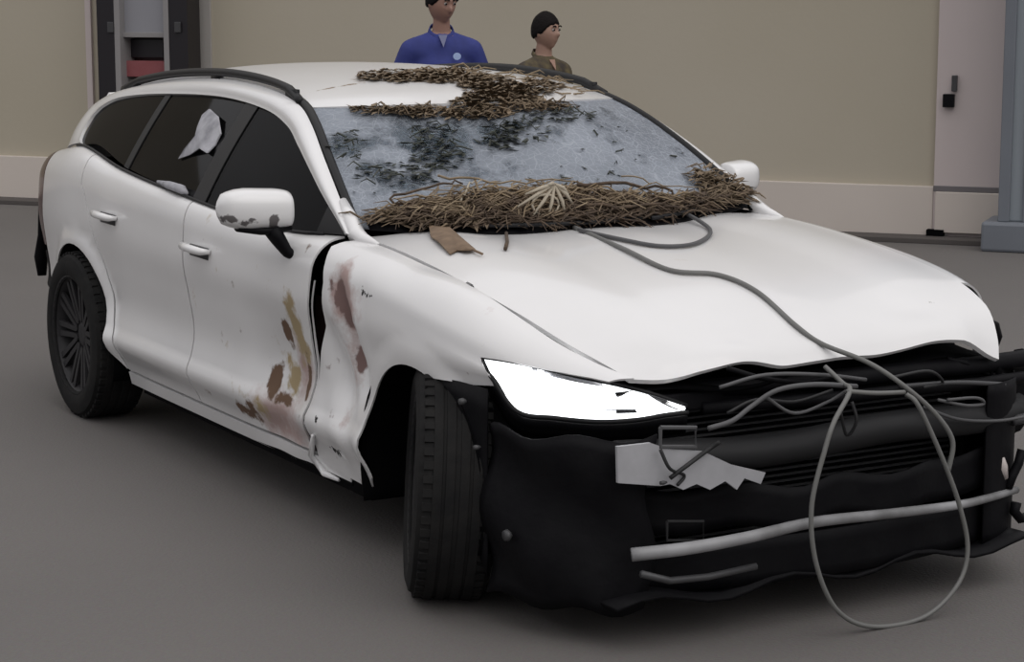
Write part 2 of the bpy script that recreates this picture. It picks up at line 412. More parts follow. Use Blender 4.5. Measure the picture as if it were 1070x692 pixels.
def glass_mat(name, tint, alpha_diff, rough=.03, refl=1.0):
    m = bpy.data.materials.new(name); m.use_nodes = True; nt = m.node_tree; nt.nodes.clear()
    o = nt.nodes.new('ShaderNodeOutputMaterial'); t = nt.nodes.new('ShaderNodeBsdfTransparent'); t.inputs[0].default_value = (*tint, 1)
    g = nt.nodes.new('ShaderNodeBsdfGlossy'); g.inputs['Roughness'].default_value = rough; g.inputs[0].default_value = (.9, .9, .9, 1)
    fr = nt.nodes.new('ShaderNodeFresnel'); fr.inputs[0].default_value = 1.45
    fm_ = nt.nodes.new('ShaderNodeMath'); fm_.operation = 'MULTIPLY'; fm_.inputs[1].default_value = refl; nt.links.new(fr.outputs[0], fm_.inputs[0]); fr = fm_
    x = nt.nodes.new('ShaderNodeMixShader'); nt.links.new(fr.outputs[0], x.inputs[0]); nt.links.new(t.outputs[0], x.inputs[1]); nt.links.new(g.outputs[0], x.inputs[2])
    d = nt.nodes.new('ShaderNodeBsdfDiffuse'); d.inputs[0].default_value = (.05, .05, .055, 1)
    y = nt.nodes.new('ShaderNodeMixShader'); y.inputs[0].default_value = alpha_diff
    nt.links.new(x.outputs[0], y.inputs[1]); nt.links.new(d.outputs[0], y.inputs[2]); nt.links.new(y.outputs[0], o.inputs[0])
    return m
TINT = glass_mat('privacy_glass', (.08, .08, .09), .06, refl=.45)
TINTF = glass_mat('front_side_glass', (.10, .10, .11), .02, refl=.25)
LENS = glass_mat('headlight_lens', (.93, .94, .95), .0)

def windshield_mat():
    m = bpy.data.materials.new('crazed_laminated_glass'); m.use_nodes = True; nt = m.node_tree; nt.nodes.clear()
    N = nt.nodes.new; Lk = nt.links.new
    o = N('ShaderNodeOutputMaterial'); tc = N('ShaderNodeTexCoord')
    # cracks: cell borders at two sizes
    cr = None
    for sca, wd in ((16, .03), (42, .05)):
        wob = N('ShaderNodeTexNoise'); wob.inputs['Scale'].default_value = 6; Lk(tc.outputs['Object'], wob.inputs['Vector'])
        ad = N('ShaderNodeVectorMath'); ad.operation = 'MULTIPLY_ADD'; ad.inputs[1].default_value = (.06,)*3; Lk(wob.outputs['Color'], ad.inputs[0]); Lk(tc.outputs['Object'], ad.inputs[2])
        v = N('ShaderNodeTexVoronoi'); v.feature = 'DISTANCE_TO_EDGE'; v.inputs['Scale'].default_value = sca; Lk(ad.outputs[0], v.inputs['Vector'])
        r = N('ShaderNodeMapRange'); r.inputs[1].default_value = wd; r.inputs[2].default_value = 0; Lk(v.outputs['Distance'], r.inputs[0])
        if cr is None: cr = r.outputs[0]
        else:
            mx = N('ShaderNodeMath'); mx.operation = 'MAXIMUM'; Lk(cr, mx.inputs[0]); Lk(r.outputs[0], mx.inputs[1]); cr = mx.outputs[0]
    # where the glass is unbroken enough to see through (dark), in the car's frame
    def P(px, py): return tuple(windshield_xyz(*hit(windshield_xyz, px, py, 0, .5)))
    dark = blobs_mask(nt, tc, [(P(362,150),(.12,.13,.3),.62),(P(395,175),(.10,.12,.3),.62),(P(430,190),(.10,.09,.3),.55),(P(455,150),(.15,.15,.3),.66),(P(430,140),(.14,.12,.3),.5),
                               (P(545,130),(.10,.2,.3),.45),(P(400,140),(.15,.1,.3),.3),(P(520,140),(.12,.12,.3),.42)], 5.5, .64, .30)
    haze = N('ShaderNodeTexNoise'); haze.inputs['Scale'].default_value = 3.2; haze.inputs['Detail'].default_value = 6; Lk(tc.outputs['Object'], haze.inputs['Vector'])
    hr = N('ShaderNodeMapRange'); hr.inputs[1].default_value = .3; hr.inputs[2].default_value = .7; hr.inputs[3].default_value = .60; hr.inputs[4].default_value = .86; Lk(haze.outputs[0], hr.inputs[0])
    inv_ = N('ShaderNodeMath'); inv_.operation = 'MULTIPLY_ADD'; inv_.inputs[1].default_value = -.80; inv_.inputs[2].default_value = 1; Lk(dark, inv_.inputs[0])
    f = N('ShaderNodeMath'); f.operation = 'MULTIPLY'; Lk(hr.outputs[0], f.inputs[0]); Lk(inv_.outputs[0], f.inputs[1])
    f2 = N('ShaderNodeMath'); f2.operation = 'MULTIPLY_ADD'; f2.use_clamp = True; f2.inputs[1].default_value = .22; Lk(cr, f2.inputs[0]); Lk(f.outputs[0], f2.inputs[2])
    dc = N('ShaderNodeMix'); dc.data_type = 'RGBA'; dc.inputs[6].default_value = (.27, .295, .335, 1); dc.inputs[7].default_value = (.32, .345, .385, 1)
    Lk(cr, dc.inputs[0])
    d = N('ShaderNodeBsdfDiffuse'); Lk(dc.outputs[2], d.inputs[0])
    t = N('ShaderNodeBsdfTransparent'); t.inputs[0].default_value = (.42, .47, .48, 1)
    a = N('ShaderNodeMixShader'); Lk(f2.outputs[0], a.inputs[0]); Lk(t.outputs[0], a.inputs[1]); Lk(d.outputs[0], a.inputs[2])
    g = N('ShaderNodeBsdfGlossy'); g.inputs['Roughness'].default_value = .22; g.inputs[0].default_value = (.85, .9, 1, 1)
    bp = N('ShaderNodeBump'); bp.inputs['Strength'].default_value = .5; bp.inputs['Distance'].default_value = .004; Lk(cr, bp.inputs['Height']); Lk(bp.outputs[0], g.inputs['Normal'])
    fr = N('ShaderNodeFresnel'); fr.inputs[0].default_value = 1.4
    fm = N('ShaderNodeMath'); fm.operation = 'MULTIPLY'; fm.inputs[1].default_value = .8; Lk(fr.outputs[0], fm.inputs[0])
    b = N('ShaderNodeMixShader'); Lk(fm.outputs[0], b.inputs[0]); Lk(a.outputs[0], b.inputs[1]); Lk(g.outputs[0], b.inputs[2])
    Lk(b.outputs[0], o.inputs[0]); return m
WSM = windshield_mat()

# ---------------- the setting ----------------
def structure(o, label=None, cat=None): tag(o, label, cat, kind='structure'); return o
def asphalt():
    m = bpy.data.materials.new('asphalt'); m.use_nodes = True; nt = m.node_tree; b = nt.nodes['Principled BSDF']; N = nt.nodes.new; Lk = nt.links.new
    tc = N('ShaderNodeTexCoord'); n1 = N('ShaderNodeTexNoise'); n1.inputs['Scale'].default_value = .55; n1.inputs['Detail'].default_value = 4
    n2 = N('ShaderNodeTexNoise'); n2.inputs['Scale'].default_value = 90; n2.inputs['Detail'].default_value = 3
    Lk(tc.outputs['Object'], n1.inputs['Vector']); Lk(tc.outputs['Object'], n2.inputs['Vector'])
    x = N('ShaderNodeMix'); x.data_type = 'RGBA'; x.inputs[6].default_value = (.125, .117, .113, 1); x.inputs[7].default_value = (.165, .153, .145, 1); Lk(n1.outputs[0], x.inputs[0])
    y = N('ShaderNodeMix'); y.data_type = 'RGBA'; y.blend_type = 'MULTIPLY'; y.inputs[0].default_value = .25; Lk(x.outputs[2], y.inputs[6]); Lk(n2.outputs['Color'], y.inputs[7])
    Lk(y.outputs[2], b.inputs['Base Color']); b.inputs['Roughness'].default_value = .8
    q = N('ShaderNodeBump'); q.inputs['Strength'].default_value = .25; q.inputs['Distance'].default_value = .01; Lk(n2.outputs[0], q.inputs['Height']); Lk(q.outputs[0], b.inputs['Normal'])
    return m
floor = MB().grid(lambda u, v: (-34 + 50*u, -22 + 44*v, 0), 10, 10).build('floor', asphalt())
structure(floor, 'grey asphalt yard under the damaged white car', 'ground')

WB = at(2, 0, 975, 250); WL = at(2, 0, 0, 209)
WT = Vector((WL.x - WB.x, WL.y - WB.y, 0)).normalized(); WN = Vector((-WT.y, WT.x, 0))
if WN.dot(Vector((CX, CY, 0)) - WB) < 0: WN = -WN
WM = Matrix(((WT.x, WN.x, 0, WB.x), (WT.y, WN.y, 0, WB.y), (0, 0, 1, 0), (0, 0, 0, 1)))   # u along (to the left), w out, z up
def wall_uz(px, py, off=0):
    c, d = ray(px, py); o = c - (WB + WN * off); t = -o.dot(WN) / d.dot(WN); p = c + d * t - WB
    return p.dot(WT), p.z
WALL = mat('beige_render', (.41, .368, .287), .85, noise=(.35, .7, (.465, .423, .35)), bump=(25, .1))
WALLB = mat('pale_plinth_render', (.60, .54, .49), .85, noise=(.8, .6, (.53, .475, .43)))
PALE = mat('pale_grey_paint', (.56, .49, .475), .6, noise=(1.2, .5, (.50, .435, .43)))
BLUEG = mat('blue_grey_paint', (.16, .175, .20), .5, noise=(2, .5, (.12, .13, .15)))
BLUEL = mat('light_blue_grey_paint', (.26, .29, .32), .5)
def wbox(name, u0, u1, w0, w1, z0, z1, m, parent=None, bevel=.004):
    return MB().box((u0, w0, z0), (u1, w1, z1), WM).build(name, m, parent, bevel=bevel)
uR = wall_uz(975, 245)[0]
wall = wbox('wall_back', uR, 26, -.30, 0, 0, 7, WALL, bevel=0); structure(wall, 'long beige rendered wall behind the car and the two men', 'wall')
zb = wall_uz(900, 192)[1]
pl = wbox('trim_1', uR + .0, 26, -.02, .05, 0, zb, WALLB); structure(pl, 'pale plinth along the foot of the beige wall', 'trim')
zs_ = 0.04
st = wbox('trim_2', uR - 2.5, 26, .05, .30, 0, .035, mat('brown_gutter', (.075,.066,.062), .8)); structure(st, 'low dark gutter strip at the foot of the wall', 'trim')
# pale door with lock at the right end of the wall
uA = wall_uz(977, 150, .06)[0]; uD = wall_uz(1046, 150, .06)[0]
dr = wbox('door_1', uD - .05, uA, -.05, .06, 0, 7, PALE); structure(dr, 'tall pale metal door leaf with a small black lock', 'door')
z1 = wall_uz(1010, 198, .06)[1]
kp = wbox('kick_panel', uD - .05, uA - .02, .06, .10, .06, z1 - .02, WALLB, dr)
wbox('groove_strip', uD - .05, uA, .06, .075, z1 - .02, z1 + .02, mat('groove_shade_grey', (.14,.13,.135), .6), dr)  # dark grey strip stands in for the shade inside the door's groove
def wbox_px(name, px, py, hw, hh, off, dep, m, parent, bevel=.003):
    u, z = wall_uz(px, py, off); return wbox(name, u - hw, u + hw, off, off + dep, z - hh, z + hh, m, parent, bevel)
wbox_px('lock', 992, 105, .038, .045, .06, .05, BLACK, dr); wbox_px('handle', 998, 87, .018, .055, .06, .04, GREYM, dr)
wbox_px('hinge_foot', 978, 246, .06, .045, .06, .06, DARK, dr)
# blue grey steel column at the right edge
c0 = at(2, 0, 1052, 262)
colr = empty('steel_column', c0); tag(colr, 'blue grey steel column at the right edge of the picture', 'column')
cm = MB(); M0 = Matrix.Rotation(math.atan2(WT.y, WT.x), 4, 'Z')
MB().box((-.75, -.30, .20), (.02, .02, 7), M0).build('shaft', BLUEL, colr, bevel=.01)
MB().box((-.015, .02, .20), (.06, .06, 7), M0).build('flange', BLUEG, colr, bevel=.006)
MB().box((-.14, .02, .20), (-.10, .05, 7), M0).build('rib', BLUEG, colr, bevel=.006)
MB().box((-.95, -.34, 0), (.16, .12, .20), M0).build('base_block', BLUEG, colr, bevel=.02)

# fire-hose style cabinet unit of black posts on the left of the wall
KIO = empty('cabinet', WM @ Vector((wall_uz(150, 60, .2)[0], .2, 0)))
tag(KIO, 'tall black-framed cabinet with pale panel and red panel against beige wall', 'cabinet')
def kbox(name, pxl, pxr, ztop_py, zbot_py, off, dep, m, z0=None, z1=None, parent=None):
    ul, zt = wall_uz(pxr, ztop_py, off + dep); ur, zb_ = wall_uz(pxl, zbot_py, off + dep)
    zt = z1 if z1 is not None else zt; zb_ = z0 if z0 is not None else zb_
    b = MB().box((ul, off, zb_), (ur, off + dep, zt), WM)
    o_ = KIO.location; b.v = [(x - o_.x, y - o_.y, z) for x, y, z in b.v]
    return b.build(name, m, parent or KIO, bevel=.004)
KB = mat('cabinet_black', (.012, .010, .013), .35); KP = mat('cabinet_pale_panel', (.27, .27, .295), .5); KG = mat('cabinet_grey_edge', (.25, .24, .24), .5)
KR = mat('cabinet_red', (.22, .055, .06), .5, noise=(5, .5, (.32, .12, .13))); KD = mat('cabinet_dark_red', (.035, .008, .010), .5)
kbox('back_panel', 103, 196, 0, 90, 0, .10, KD, z0=0, z1=3.0)
kbox('post', 103, 121, 0, 90, .10, .20, KB, z0=0, z1=3.1); kbox('post', 176, 195, 0, 90, .10, .20, KB, z0=0, z1=3.1)
kbox('edge_strip', 121, 124, 0, 90, .10, .21, KG, z0=0, z1=3.0); kbox('edge_strip', 172, 175, 0, 90, .10, .21, KG, z0=0, z1=3.0)
kbox('pale_panel', 125, 172, 0, 34, .10, .13, KP, z1=3.0); kbox('panel_rail', 124, 173, 34, 39, .10, .16, KG)
kbox('slot', 128, 170, 41, 60, .10, .05, KB); kbox('red_panel', 124, 172, 64, 80, .10, .12, KR)
kbox('hinge', 112, 118, 23, 34, .30, .02, GREYM); kbox('hinge', 182, 188, 23, 34, .30, .02, GREYM)
kbox('top_beam', 100, 200, 0, 10, .08, .24, KB, z0=3.1, z1=3.35)
kbox('edge_strip', 196, 201, 0, 90, .0, .12, KG, z0=0, z1=3.1)
pw = MB().box((wall_uz(98, 60)[0], 0, zb), (wall_uz(92, 60)[0], .03, 7), WM).build('trim_3', PALE, bevel=.003); structure(pw, 'slim pale upright strip left of the cabinet', 'trim')
pw = MB().box((wall_uz(222, 60)[0], 0, zb), (wall_uz(202, 60)[0], .02, 7), WM).build('trim_4', mat('grey_beige_render', (.36,.34,.32), .8), bevel=.003); structure(pw, 'pale rendered strip right of the cabinet', 'trim')

# ---------------- the car ----------------
CAR = empty('car'); tag(CAR, 'white estate car with crushed front, crazed windshield and muddy scraped door', 'car')
def sd(px, py): 
    a, b = hit(lambda x, v: side_xyz(x, v, -1, False), px, py, -.8, .5); return a, b
def xz(pts): return [(x, v_of_z(x, z)) for x, z in pts]
def arch(cx, a0, a1, r=.375, n=22):
    return [(cx + r*math.cos(math.radians(a0+(a1-a0)*k/n)), .33 + r*math.sin(math.radians(a0+(a1-a0)*k/n))) for k in range(n+1)]
def top(x0, x1, n=14): return [(x0+(x1-x0)*k/n, 1.0) for k in range(n+1)]
def side_panel(name, poly, s, m, thick=.006, label=None):
    V, F = cells(poly, .03, .03)
    o = surf(name, lambda u, v: side_xyz(u, v, s), V, F, m, CAR, lambda p: (0, s, .15), thick)
    if label: o['label'] = label
    return o
NOSE = [(a, min(v, .985)) for a, v in [sd(*q) for q in ((520,376),(545,381),(570,386),(595,391),(618,395),(636,399))]]
DB = .262     # door bottom
for s in (-1, 1):
    hurt = s < 0
    # front fender
    if hurt: rear = xz(densify([(-.655,.945),(-.62,.90),(-.605,.84),(-.635,.70),(-.70,.57),(-.765,.42),(-.79,.26)], .05)[:-1] + [(-.79,.235)])
    else: rear = xz([(-.655,.945),(-.655,.8),(-.655,.6),(-.655,.4),(-.655,.235)])
    rear = [(r_[0], min(r_[1], 1)) for r_ in rear]
    low = xz([(-.60,.225),(-.45,.222),(-.37,.235),(-.345,.27)])
    ar = xz([q for q in arch(0, 184, 72, .345)])
    fr = xz([(.20,.662),(.30,.664),(.40,.675),(.345,.748)]) + NOSE
    if s > 0: fr = fr[:4]
    topf = [(.69+(-.655-.69)*k/24, 1.0) for k in range(0, 25)]
    topf = topf if s < 0 else [q for q in topf if q[0] < .40]
    poly = [p for p in rear] + low + ar + fr + topf[:-1]
    side_panel('front_fender', poly, s, PAINT_FENDER if hurt else PAINT, label='crumpled white front fender with scuffs' if hurt else None)
    # doors
    if hurt: fe = [(-.70,.955),(-.705,.90),(-.715,.78),(-.745,.64),(-.765,.50),(-.79,.36),(-.835,DB)]
    else: fe = [(-.665,.955),(-.665,.7),(-.665,.5),(-.665,.35),(-.665,DB)]
    xb = -1.765
    poly = xz(fe) + xz(densify([(fe[-1][0],DB),(xb,DB)], .1))[1:] + xz([(xb,DB),(xb,.45),(xb,.6),(xb-.005,.8)]) + top(xb-.02, fe[0][0])
    fd = side_panel('front_door', poly, s, PAINT_DOOR if hurt else PAINT, label='white front door with brown mud and scrape marks' if hurt else None)
    re_ = [(-2.54,DB),(-2.555,.40),(-2.61,.55),(-2.70,.70),(-2.80,.84),(-2.91,.96)]
    poly = xz([(xb-.012,DB+.0),(xb-.012,.3)])[:0] + xz(densify([(xb-.010,DB),(-2.44,DB)], .1)[:8]) + xz(densify(re_, .06)[:-1][:-0 or None][:max(1,0)+60])
    poly = xz([(xb-.010-.06*k, DB) for k in range(12)]) + xz(re_) + [(-2.93-.0,1.0)] + [(-2.93+(xb-.03+2.93)*k/14, 1.0) for k in range(1, 15)] + xz([(xb-.018,.8),(xb-.012,.6),(xb-.010,.45)])
    rd = side_panel('rear_door', poly, s, PAINT)
    # quarter panel
    ar = xz(arch(-3.0, -6, 186))
    poly = xz([(-2.552,.262)]) + xz([(-2.563,.40),(-2.62,.55),(-2.71,.70),(-2.81,.84),(-2.92,.96)]) + [(-2.94,1.0)] + top(-2.94,-3.47,8)[1:] + \
        xz([(-3.475,.95),(-3.50,.80),(-3.53,.65),(-3.545,.52)]) + xz([(-3.48,.47),(-3.40,.41)]) + ar[::-1][0:0] + xz(arch(-3.0, 172, 0, .385))
    side_panel('quarter_panel', poly, s, PAINT)
    # rocker panel below the doors
    poly = xz([(-.56,.20),(-.56,.225),(-.80,.250),(-1.4,.250),(-2.0,.250),(-2.55,.250),(-2.56,.20),(-1.8,.20),(-1.2,.20)])
    side_panel('rocker_panel', poly, s, PAINT, .02)
    MB().grid(lambda u, v: (-.55-2.03*u, s*(.845-.10*v), .202-.03*v), 12, 3).build('underbody_flange', DARK, CAR, solid=.01)
    # rear bumper corner
    poly = xz([(-3.50,.47),(-3.53,.49),(-3.55,.505),(-3.56,.62),(-3.79,.60),(-3.79,.50),(-3.65,.47),(-3.52,.46)])
    side_panel('bumper_corner', poly, s, BLACK, .01, 'black rear bumper corner')
    # tail light
    poly = xz([(-3.485,.94),(-3.505,.80),(-3.54,.65),(-3.75,.64),(-3.78,.80),(-3.79,.97)]) + [(-3.79,1.0),(-3.65,1.0),(-3.49,1.0)]
    side_panel('tail_light', poly, s, mat('dark_red_lens', (.05,.008,.008), .15) if s < 0 else bpy.data.materials['dark_red_lens'], .02)
    # handles
    for dx, zz, d in ((-1.62,.84,fd), (-2.575,.868,rd)):
        v = v_of_z(dx, zz); y = side_xyz(dx, v, s, False)[1]
        dish = MB(); dish.lathe([(0,0),(.045,.0),(.055,.004),(.06,.0)], 20, c=(dx, y+s*.0005, zz-.012))
        h = MB(); h.tube([(dx+.105, y+s*.002, zz-.002),(dx+.09, y+s*.032, zz),(dx+.04, y+s*.040, zz+.002),(dx-.03, y+s*.040, zz+.003),(dx-.08, y+s*.034, zz+.003),(dx-.10, y+s*.004, zz)], .015, 10, rr=[.008,.013,.015,.015,.014,.008])
        h.build('door_handle', PAINT, d, smooth=True)
        k = MB(); k.tube([(dx-.085, y, zz-.012),(dx+.085, y, zz-.012)], .024, 12, flat=.9); k.v = [(a, y + (b-y)*.25 + s*.001, c) for a, b, c in k.v]
        k.build('handle_recess', GREYM, d, smooth=True)

    # side frame: A pillar, cant rail and D pillar in one band
    inner = [(-.67,.975),(-.76,1.022),(-.90,1.090),(-1.04,1.155),(-1.20,1.222),(-1.36,1.278),(-1.62,1.322),(-2.07,1.345),(-2.66,1.330),(-3.12,1.298),(-3.32,1.258),(-3.40,1.215),(-3.42,1.160),(-3.39,1.115),(-3.34,1.098)]
    ts = [0,.08,.16,.25,.33,.40,.50,.62,.73,.82,.88,.915,.945,.97,1.0]
    IT = [(i,)+inner[i] for i in range(15)]; TT = [(i, ts[i]) for i in range(15)]
    def fr_f(u, v):
        i = u * 14; ix, iz = crv(IT, i); t = crv(TT, i)[0]; ox, oy, oz = rail(t)
        iy = glass_y(ix, iz) + .010; b = math.sin(math.pi * max(0, min(1, v))) * .016
        x, y, z = ox+(ix-ox)*v, oy+(iy-oy)*v, oz+(iz-oz)*v
        return (x + (b*.6 if u < .4 else 0), s*(y+b), z + b*.5)
    V, F = gcells(112, 6)
    surf('side_frame', fr_f, V, F, PAINT, CAR, lambda p: (.2, s, .5), .012)
    # side glass: three panes cut from the glass plane, dark pillars between
    def gy(x, z): return (x, s*glass_y(x, z), z)
    def bl(x): return crv(SIDE_TOP, x)[1] + .006
    tp = sorted([(x, z) for x, z in inner[:11]])
    def tl(x): return crv(tp, x)[0]
    def pane(name, x0, x1, m, off=-.004):
        n = 24; vs = []
        def f(u, v):
            x = x0+(x1-x0)*u; a, b = bl(x), tl(x) + .004; z = a + (max(a+.002, b) - a)*v; return (x, s*(glass_y(x, z)+off), z)
        V, F = gcells(n, 8); return surf(name, f, V, F, m, CAR, lambda p: (0, s, .4), .005)
    pane('front_window', -.84, -1.70, TINTF); pane('rear_window', -1.80, -2.58, TINT); 
    pane('corner_trim', -.69, -.84, TRIM, .0); pane('pillar_cover', -1.69, -1.81, TRIM, .001); pane('pillar_cover', -2.57, -2.63, TRIM, .001)
    def qf(u, v):
        x = -2.62 - .78*u; zt_ = tl(x) if x > -3.32 else 1.258 - (x+3.32)*-.5*-1; 
        a = crv(SIDE_TOP, max(x,-3.34))[1] + .006; z = a + (max(a+.01, min(zt_, crv(tp, max(x,-3.32))[0])) + .004 - a)*v
        return (x, s*(glass_y(x, z)-.004), z)
    V, F = gcells(20, 8); surf('quarter_window', qf, V, F, TINT, CAR, lambda p: (0, s, .4), .005)
    b = MB(); b.tube([(x, s*(crv(SIDE_TOP, x)[0]+.006), crv(SIDE_TOP, x)[1]+.004) for x in [-.80-2.45*k/30 for k in range(31)]], .006, 8)
    b.build('belt_moulding', TRIM, CAR, smooth=True)
    b = MB(); q = [rail(.10), rail(.05), rail(0), (-.585,.782,.966), (-.50,.776,.960)]; b.tube([(x, s*(y-.006), z+.002) for x, y, z in q], .03, 12, rr=[.014,.024,.028,.020,.006]); b.build('pillar_foot', PAINT, CAR, smooth=True)
    # roof rail
    pts = [rail(.452+(.87-.452)*k/40) for k in range(41)]
    lift = [min(1, k/4, (40-k)/4)*.020 for k in range(41)]
    b = MB(); b.tube([(x, s*(y-.012), z+.004+l) for (x, y, z), l in zip(pts, lift)], .016, 8)
    for k in (3, 20, 37):
        x, y, z = pts[k]; b.box((x-.04, s*(y-.012)-.010, z-.01), (x+.04, s*(y-.012)+.010, z+.03))
    b.build('roof_rail', TRIM, CAR, smooth=True)
    # black moulding between pillar and windshield
    b = MB(); b.tube([(x-.006, s*(y-.020), z+.004) for x, y, z in [rail(.0+.46*k/24) for k in range(25)]], .015, 8)
    b.build('windshield_moulding', TRIM, CAR, smooth=True)

# hood, roof, windshield
V, F = gcells(60, 44, -1, 1, 0, 1)
surf('hood', lambda u, v: hood_xyz(max(-1.0, min(1.0, u)) if False else u, v), [(u*.997, v) for u, v in V], F, PAINT_HOOD, CAR, lambda p: (.1, 0, 1), .014)
V, F = gcells(44, 40, -1, 1, 0, 1)
surf('roof_panel', roof_xyz, [(u*.985, v) for u, v in V], F, PAINT_ROOF, CAR, lambda p: (0, 0, 1), .02)
surf('windshield', windshield_xyz, [(u*1.0, v) for u, v in V], F, WSM, CAR, lambda p: (.4, 0, 1), .006)
V, F = gcells(44, 5, -.97, .97, -.02, .075)
surf('glass_border', lambda u, v: (lambda p: (p[0]+.002, p[1], p[2]+.003))(windshield_xyz(u, v)), V, F, BLACK, CAR, lambda p: (.4, 0, 1), .003)
# tailgate and rear bumper
q = [at(1,-.81,50,190), at(1,-.81,46,215), at(1,-.81,45,245), at(1,-.81,43,268), at(1,-.81,44,288)]
MB().tube(q, .03, 8, rr=[.016,.026,.024,.032,.020], flat=.6).build('torn_bumper_edge', BLACK, CAR, smooth=True)
def tg(u, v):
    s = -1 + 2*u; x0 = [-3.80,-3.84,-3.88,-3.88,-3.86][min(4, int(v*4))]
    z = .55 + v*.74; hw = .68 - .15*max(0, (z-1.0)/.3); x = -3.90 + .13*abs(s)**3 + .12*max(0, (z-.95)/.35)
    return (x, s*hw, z)
V, F = gcells(24, 16); surf('tailgate', tg, V, F, PAINT, CAR, lambda p: (-1, 0, .2), .02)
MB().grid(lambda u, v: (-3.86+.14*abs(-1+2*u)**3 - .03*math.sin(math.pi*v), (-1+2*u)*.72, .48+.12*v), 24, 6).build('rear_bumper', BLACK, CAR, smooth=True, solid=.02)

# cabin: floor pan, dashboard, seats, wheel
b = MB(); b.box((-3.7,-.72,.22), (-.35,.72,.30)); b.box((-.42,-.74,.25), (-.36,.74,.90)); b.box((-3.78,-.62,.3), (-3.70,.62,1.0))
for s in (-1, 1): b.box((-3.3, s*.80-.02,.25), (-.45, s*.80+.02,.90))
for s in (-1, 1): b.box((-3.6, s*.70-.10, .25), (-3.25, s*.70+.02, 1.04))
b.box((-.5,-.75,.2), (.45,.75,.26))
b.box((-.36,-.55,.26), (-.30,.55,.86)); b.build('floor_pan', DARK, CAR)
b = MB(); b.grid(lambda u, v: (-.50-.42*u, -.74+1.48*v, .93+.04*math.sin(math.pi*u)*(1+.3*math.cos(v*9))-.10*u*u), 10, 20); b.build('dashboard', BLACK, CAR, smooth=True, solid=.05)
def seat(x, y, rear=False):
    hw = .25
    b = MB(); b.grid(lambda u, v: (x+.50*u-.02, y+(v*2-1)*hw, .52+.04*abs(v*2-1)**3+.05*u-.06*max(0,u-.85)*6), 8, 8)
    o = b.build('seat', SEAT, CAR, smooth=True, solid=.16)
    MB().grid(lambda u, v: (x-.02-.24*u-.03*math.sin(math.pi*u), y+(v*2-1)*hw*(1-.25*u**3), .50+.62*u), 10, 8).build('backrest', SEAT, o, smooth=True, solid=.12)
    h = MB(); h.tube([(x-.28,y-.10,1.20),(x-.285,y-.05,1.205),(x-.285,y+.05,1.205),(x-.28,y+.10,1.20)], .075, 12, rr=[.05,.08,.08,.05]); h.build('headrest', SEAT, o, smooth=True)
for y in (-.38, .38): seat(-1.62, y); seat(-2.50, y)
tr = MB(); n = 24; c_ = Vector((-.98,.38,.86)); M = Matrix.Translation(c_) @ Matrix.Rotation(math.radians(-65), 4, 'Y')
tr.tube([M @ Vector((.185*math.cos(2*math.pi*k/n), .185*math.sin(2*math.pi*k/n), 0)) for k in range(n+1)], .016, 8)
for a in (0, 2.1, 4.2): tr.tube([M @ Vector((0,0,-.02)), M @ Vector((.18*math.cos(a), .18*math.sin(a), 0))], .018, 6)
tr.tube([M @ Vector((0,0,-.30)), M @ Vector((0,0,.0))], .05, 10)
tr.build('steering_wheel', BLACK, CAR, smooth=True)

# mirrors
def mirror(s, x0, yi, yo, z0, z1, m, arm_pts):
    # housing: bowl-like shell, deeper in the middle, tapering to the outer end
    def f(u, v):
        a = v * 2 * math.pi; t = u
        y = yi + (yo-yi)*t; tap = (1 - .50*max(0, (t-.55)/.45)**2.2) * (1 - .10*max(0, .15-t)/.15)
        if t > .97: tap *= .55
        if t > .999: tap *= .02
        if t < .001: tap *= .02
        elif t < .04: tap *= .86
        zc = (z0+z1)/2 + .012*t; hz = (z1-z0)/2*tap; hx = .085*tap
        ca, sa = math.cos(a), math.sin(a)
        ex = math.copysign(abs(ca)**.75, ca); ez = math.copysign(abs(sa)**.72, sa)
        return (x0 + ex*hx*(1 if ca > 0 else .35) - .02*t, s*y, zc + ez*hz - (.010*t if ez < 0 else 0))
    us = [0, .04, .1, .2, .35, .5, .62, .74, .84, .92, .975, 1]
    b = MB(); n = 28; vs = [f(u, k/n) for u in us for k in range(n)]
    fs = [(i*n+k, i*n+(k+1) % n, (i+1)*n+(k+1) % n, (i+1)*n+k) for i in range(len(us)-1) for k in range(n)]
    b.add(vs, fs); h = b.build('mirror', m, CAR, smooth=True)
    h['label'] = 'smudged white wing mirror, car\'s right' if s < 0 else 'white wing mirror beyond the windshield'
    g = MB(); zc = (z0+z1)/2; g.slab([(yi+.02, z0+.018), (yo-.03, z0+.03), (yo-.025, z1-.035), (yi+.02, z1-.02)], lambda y, z: (x0-.034, s*y, z), (-.004, 0, 0)); g.build('mirror_glass', STEEL, h)
    a = MB(); a.tube(arm_pts, .04, 12, rr=[.052, .045, .034, .030], flat=.55); a.build('mirror_arm', BLACK, h, smooth=True)
    lo = MB(); lo.tube([(x0+.01, s*(yi+.01), z0+.006), (x0+.012, s*(yi+.10), z0+.002), (x0+.008, s*(yo-.06), z0+.008)], .03, 10, rr=[.05,.055,.03], flat=.32, up=(0,0,1)); lo.build('lower_cap', BLACK, h, smooth=True)
mirror(-1, -.92, .888, 1.125, .978, 1.106, PAINT_MIRROR, [(-.90,-.955,.985),(-.895,-.93,.945),(-.885,-.905,.905),(-.88,-.872,.885)])
mirror(1, -.97, .845, 1.00, .995, 1.115, PAINT, [(-.97,.90,1.00),(-.97,.89,.97),(-.965,.87,.93),(-.96,.85,.91)])

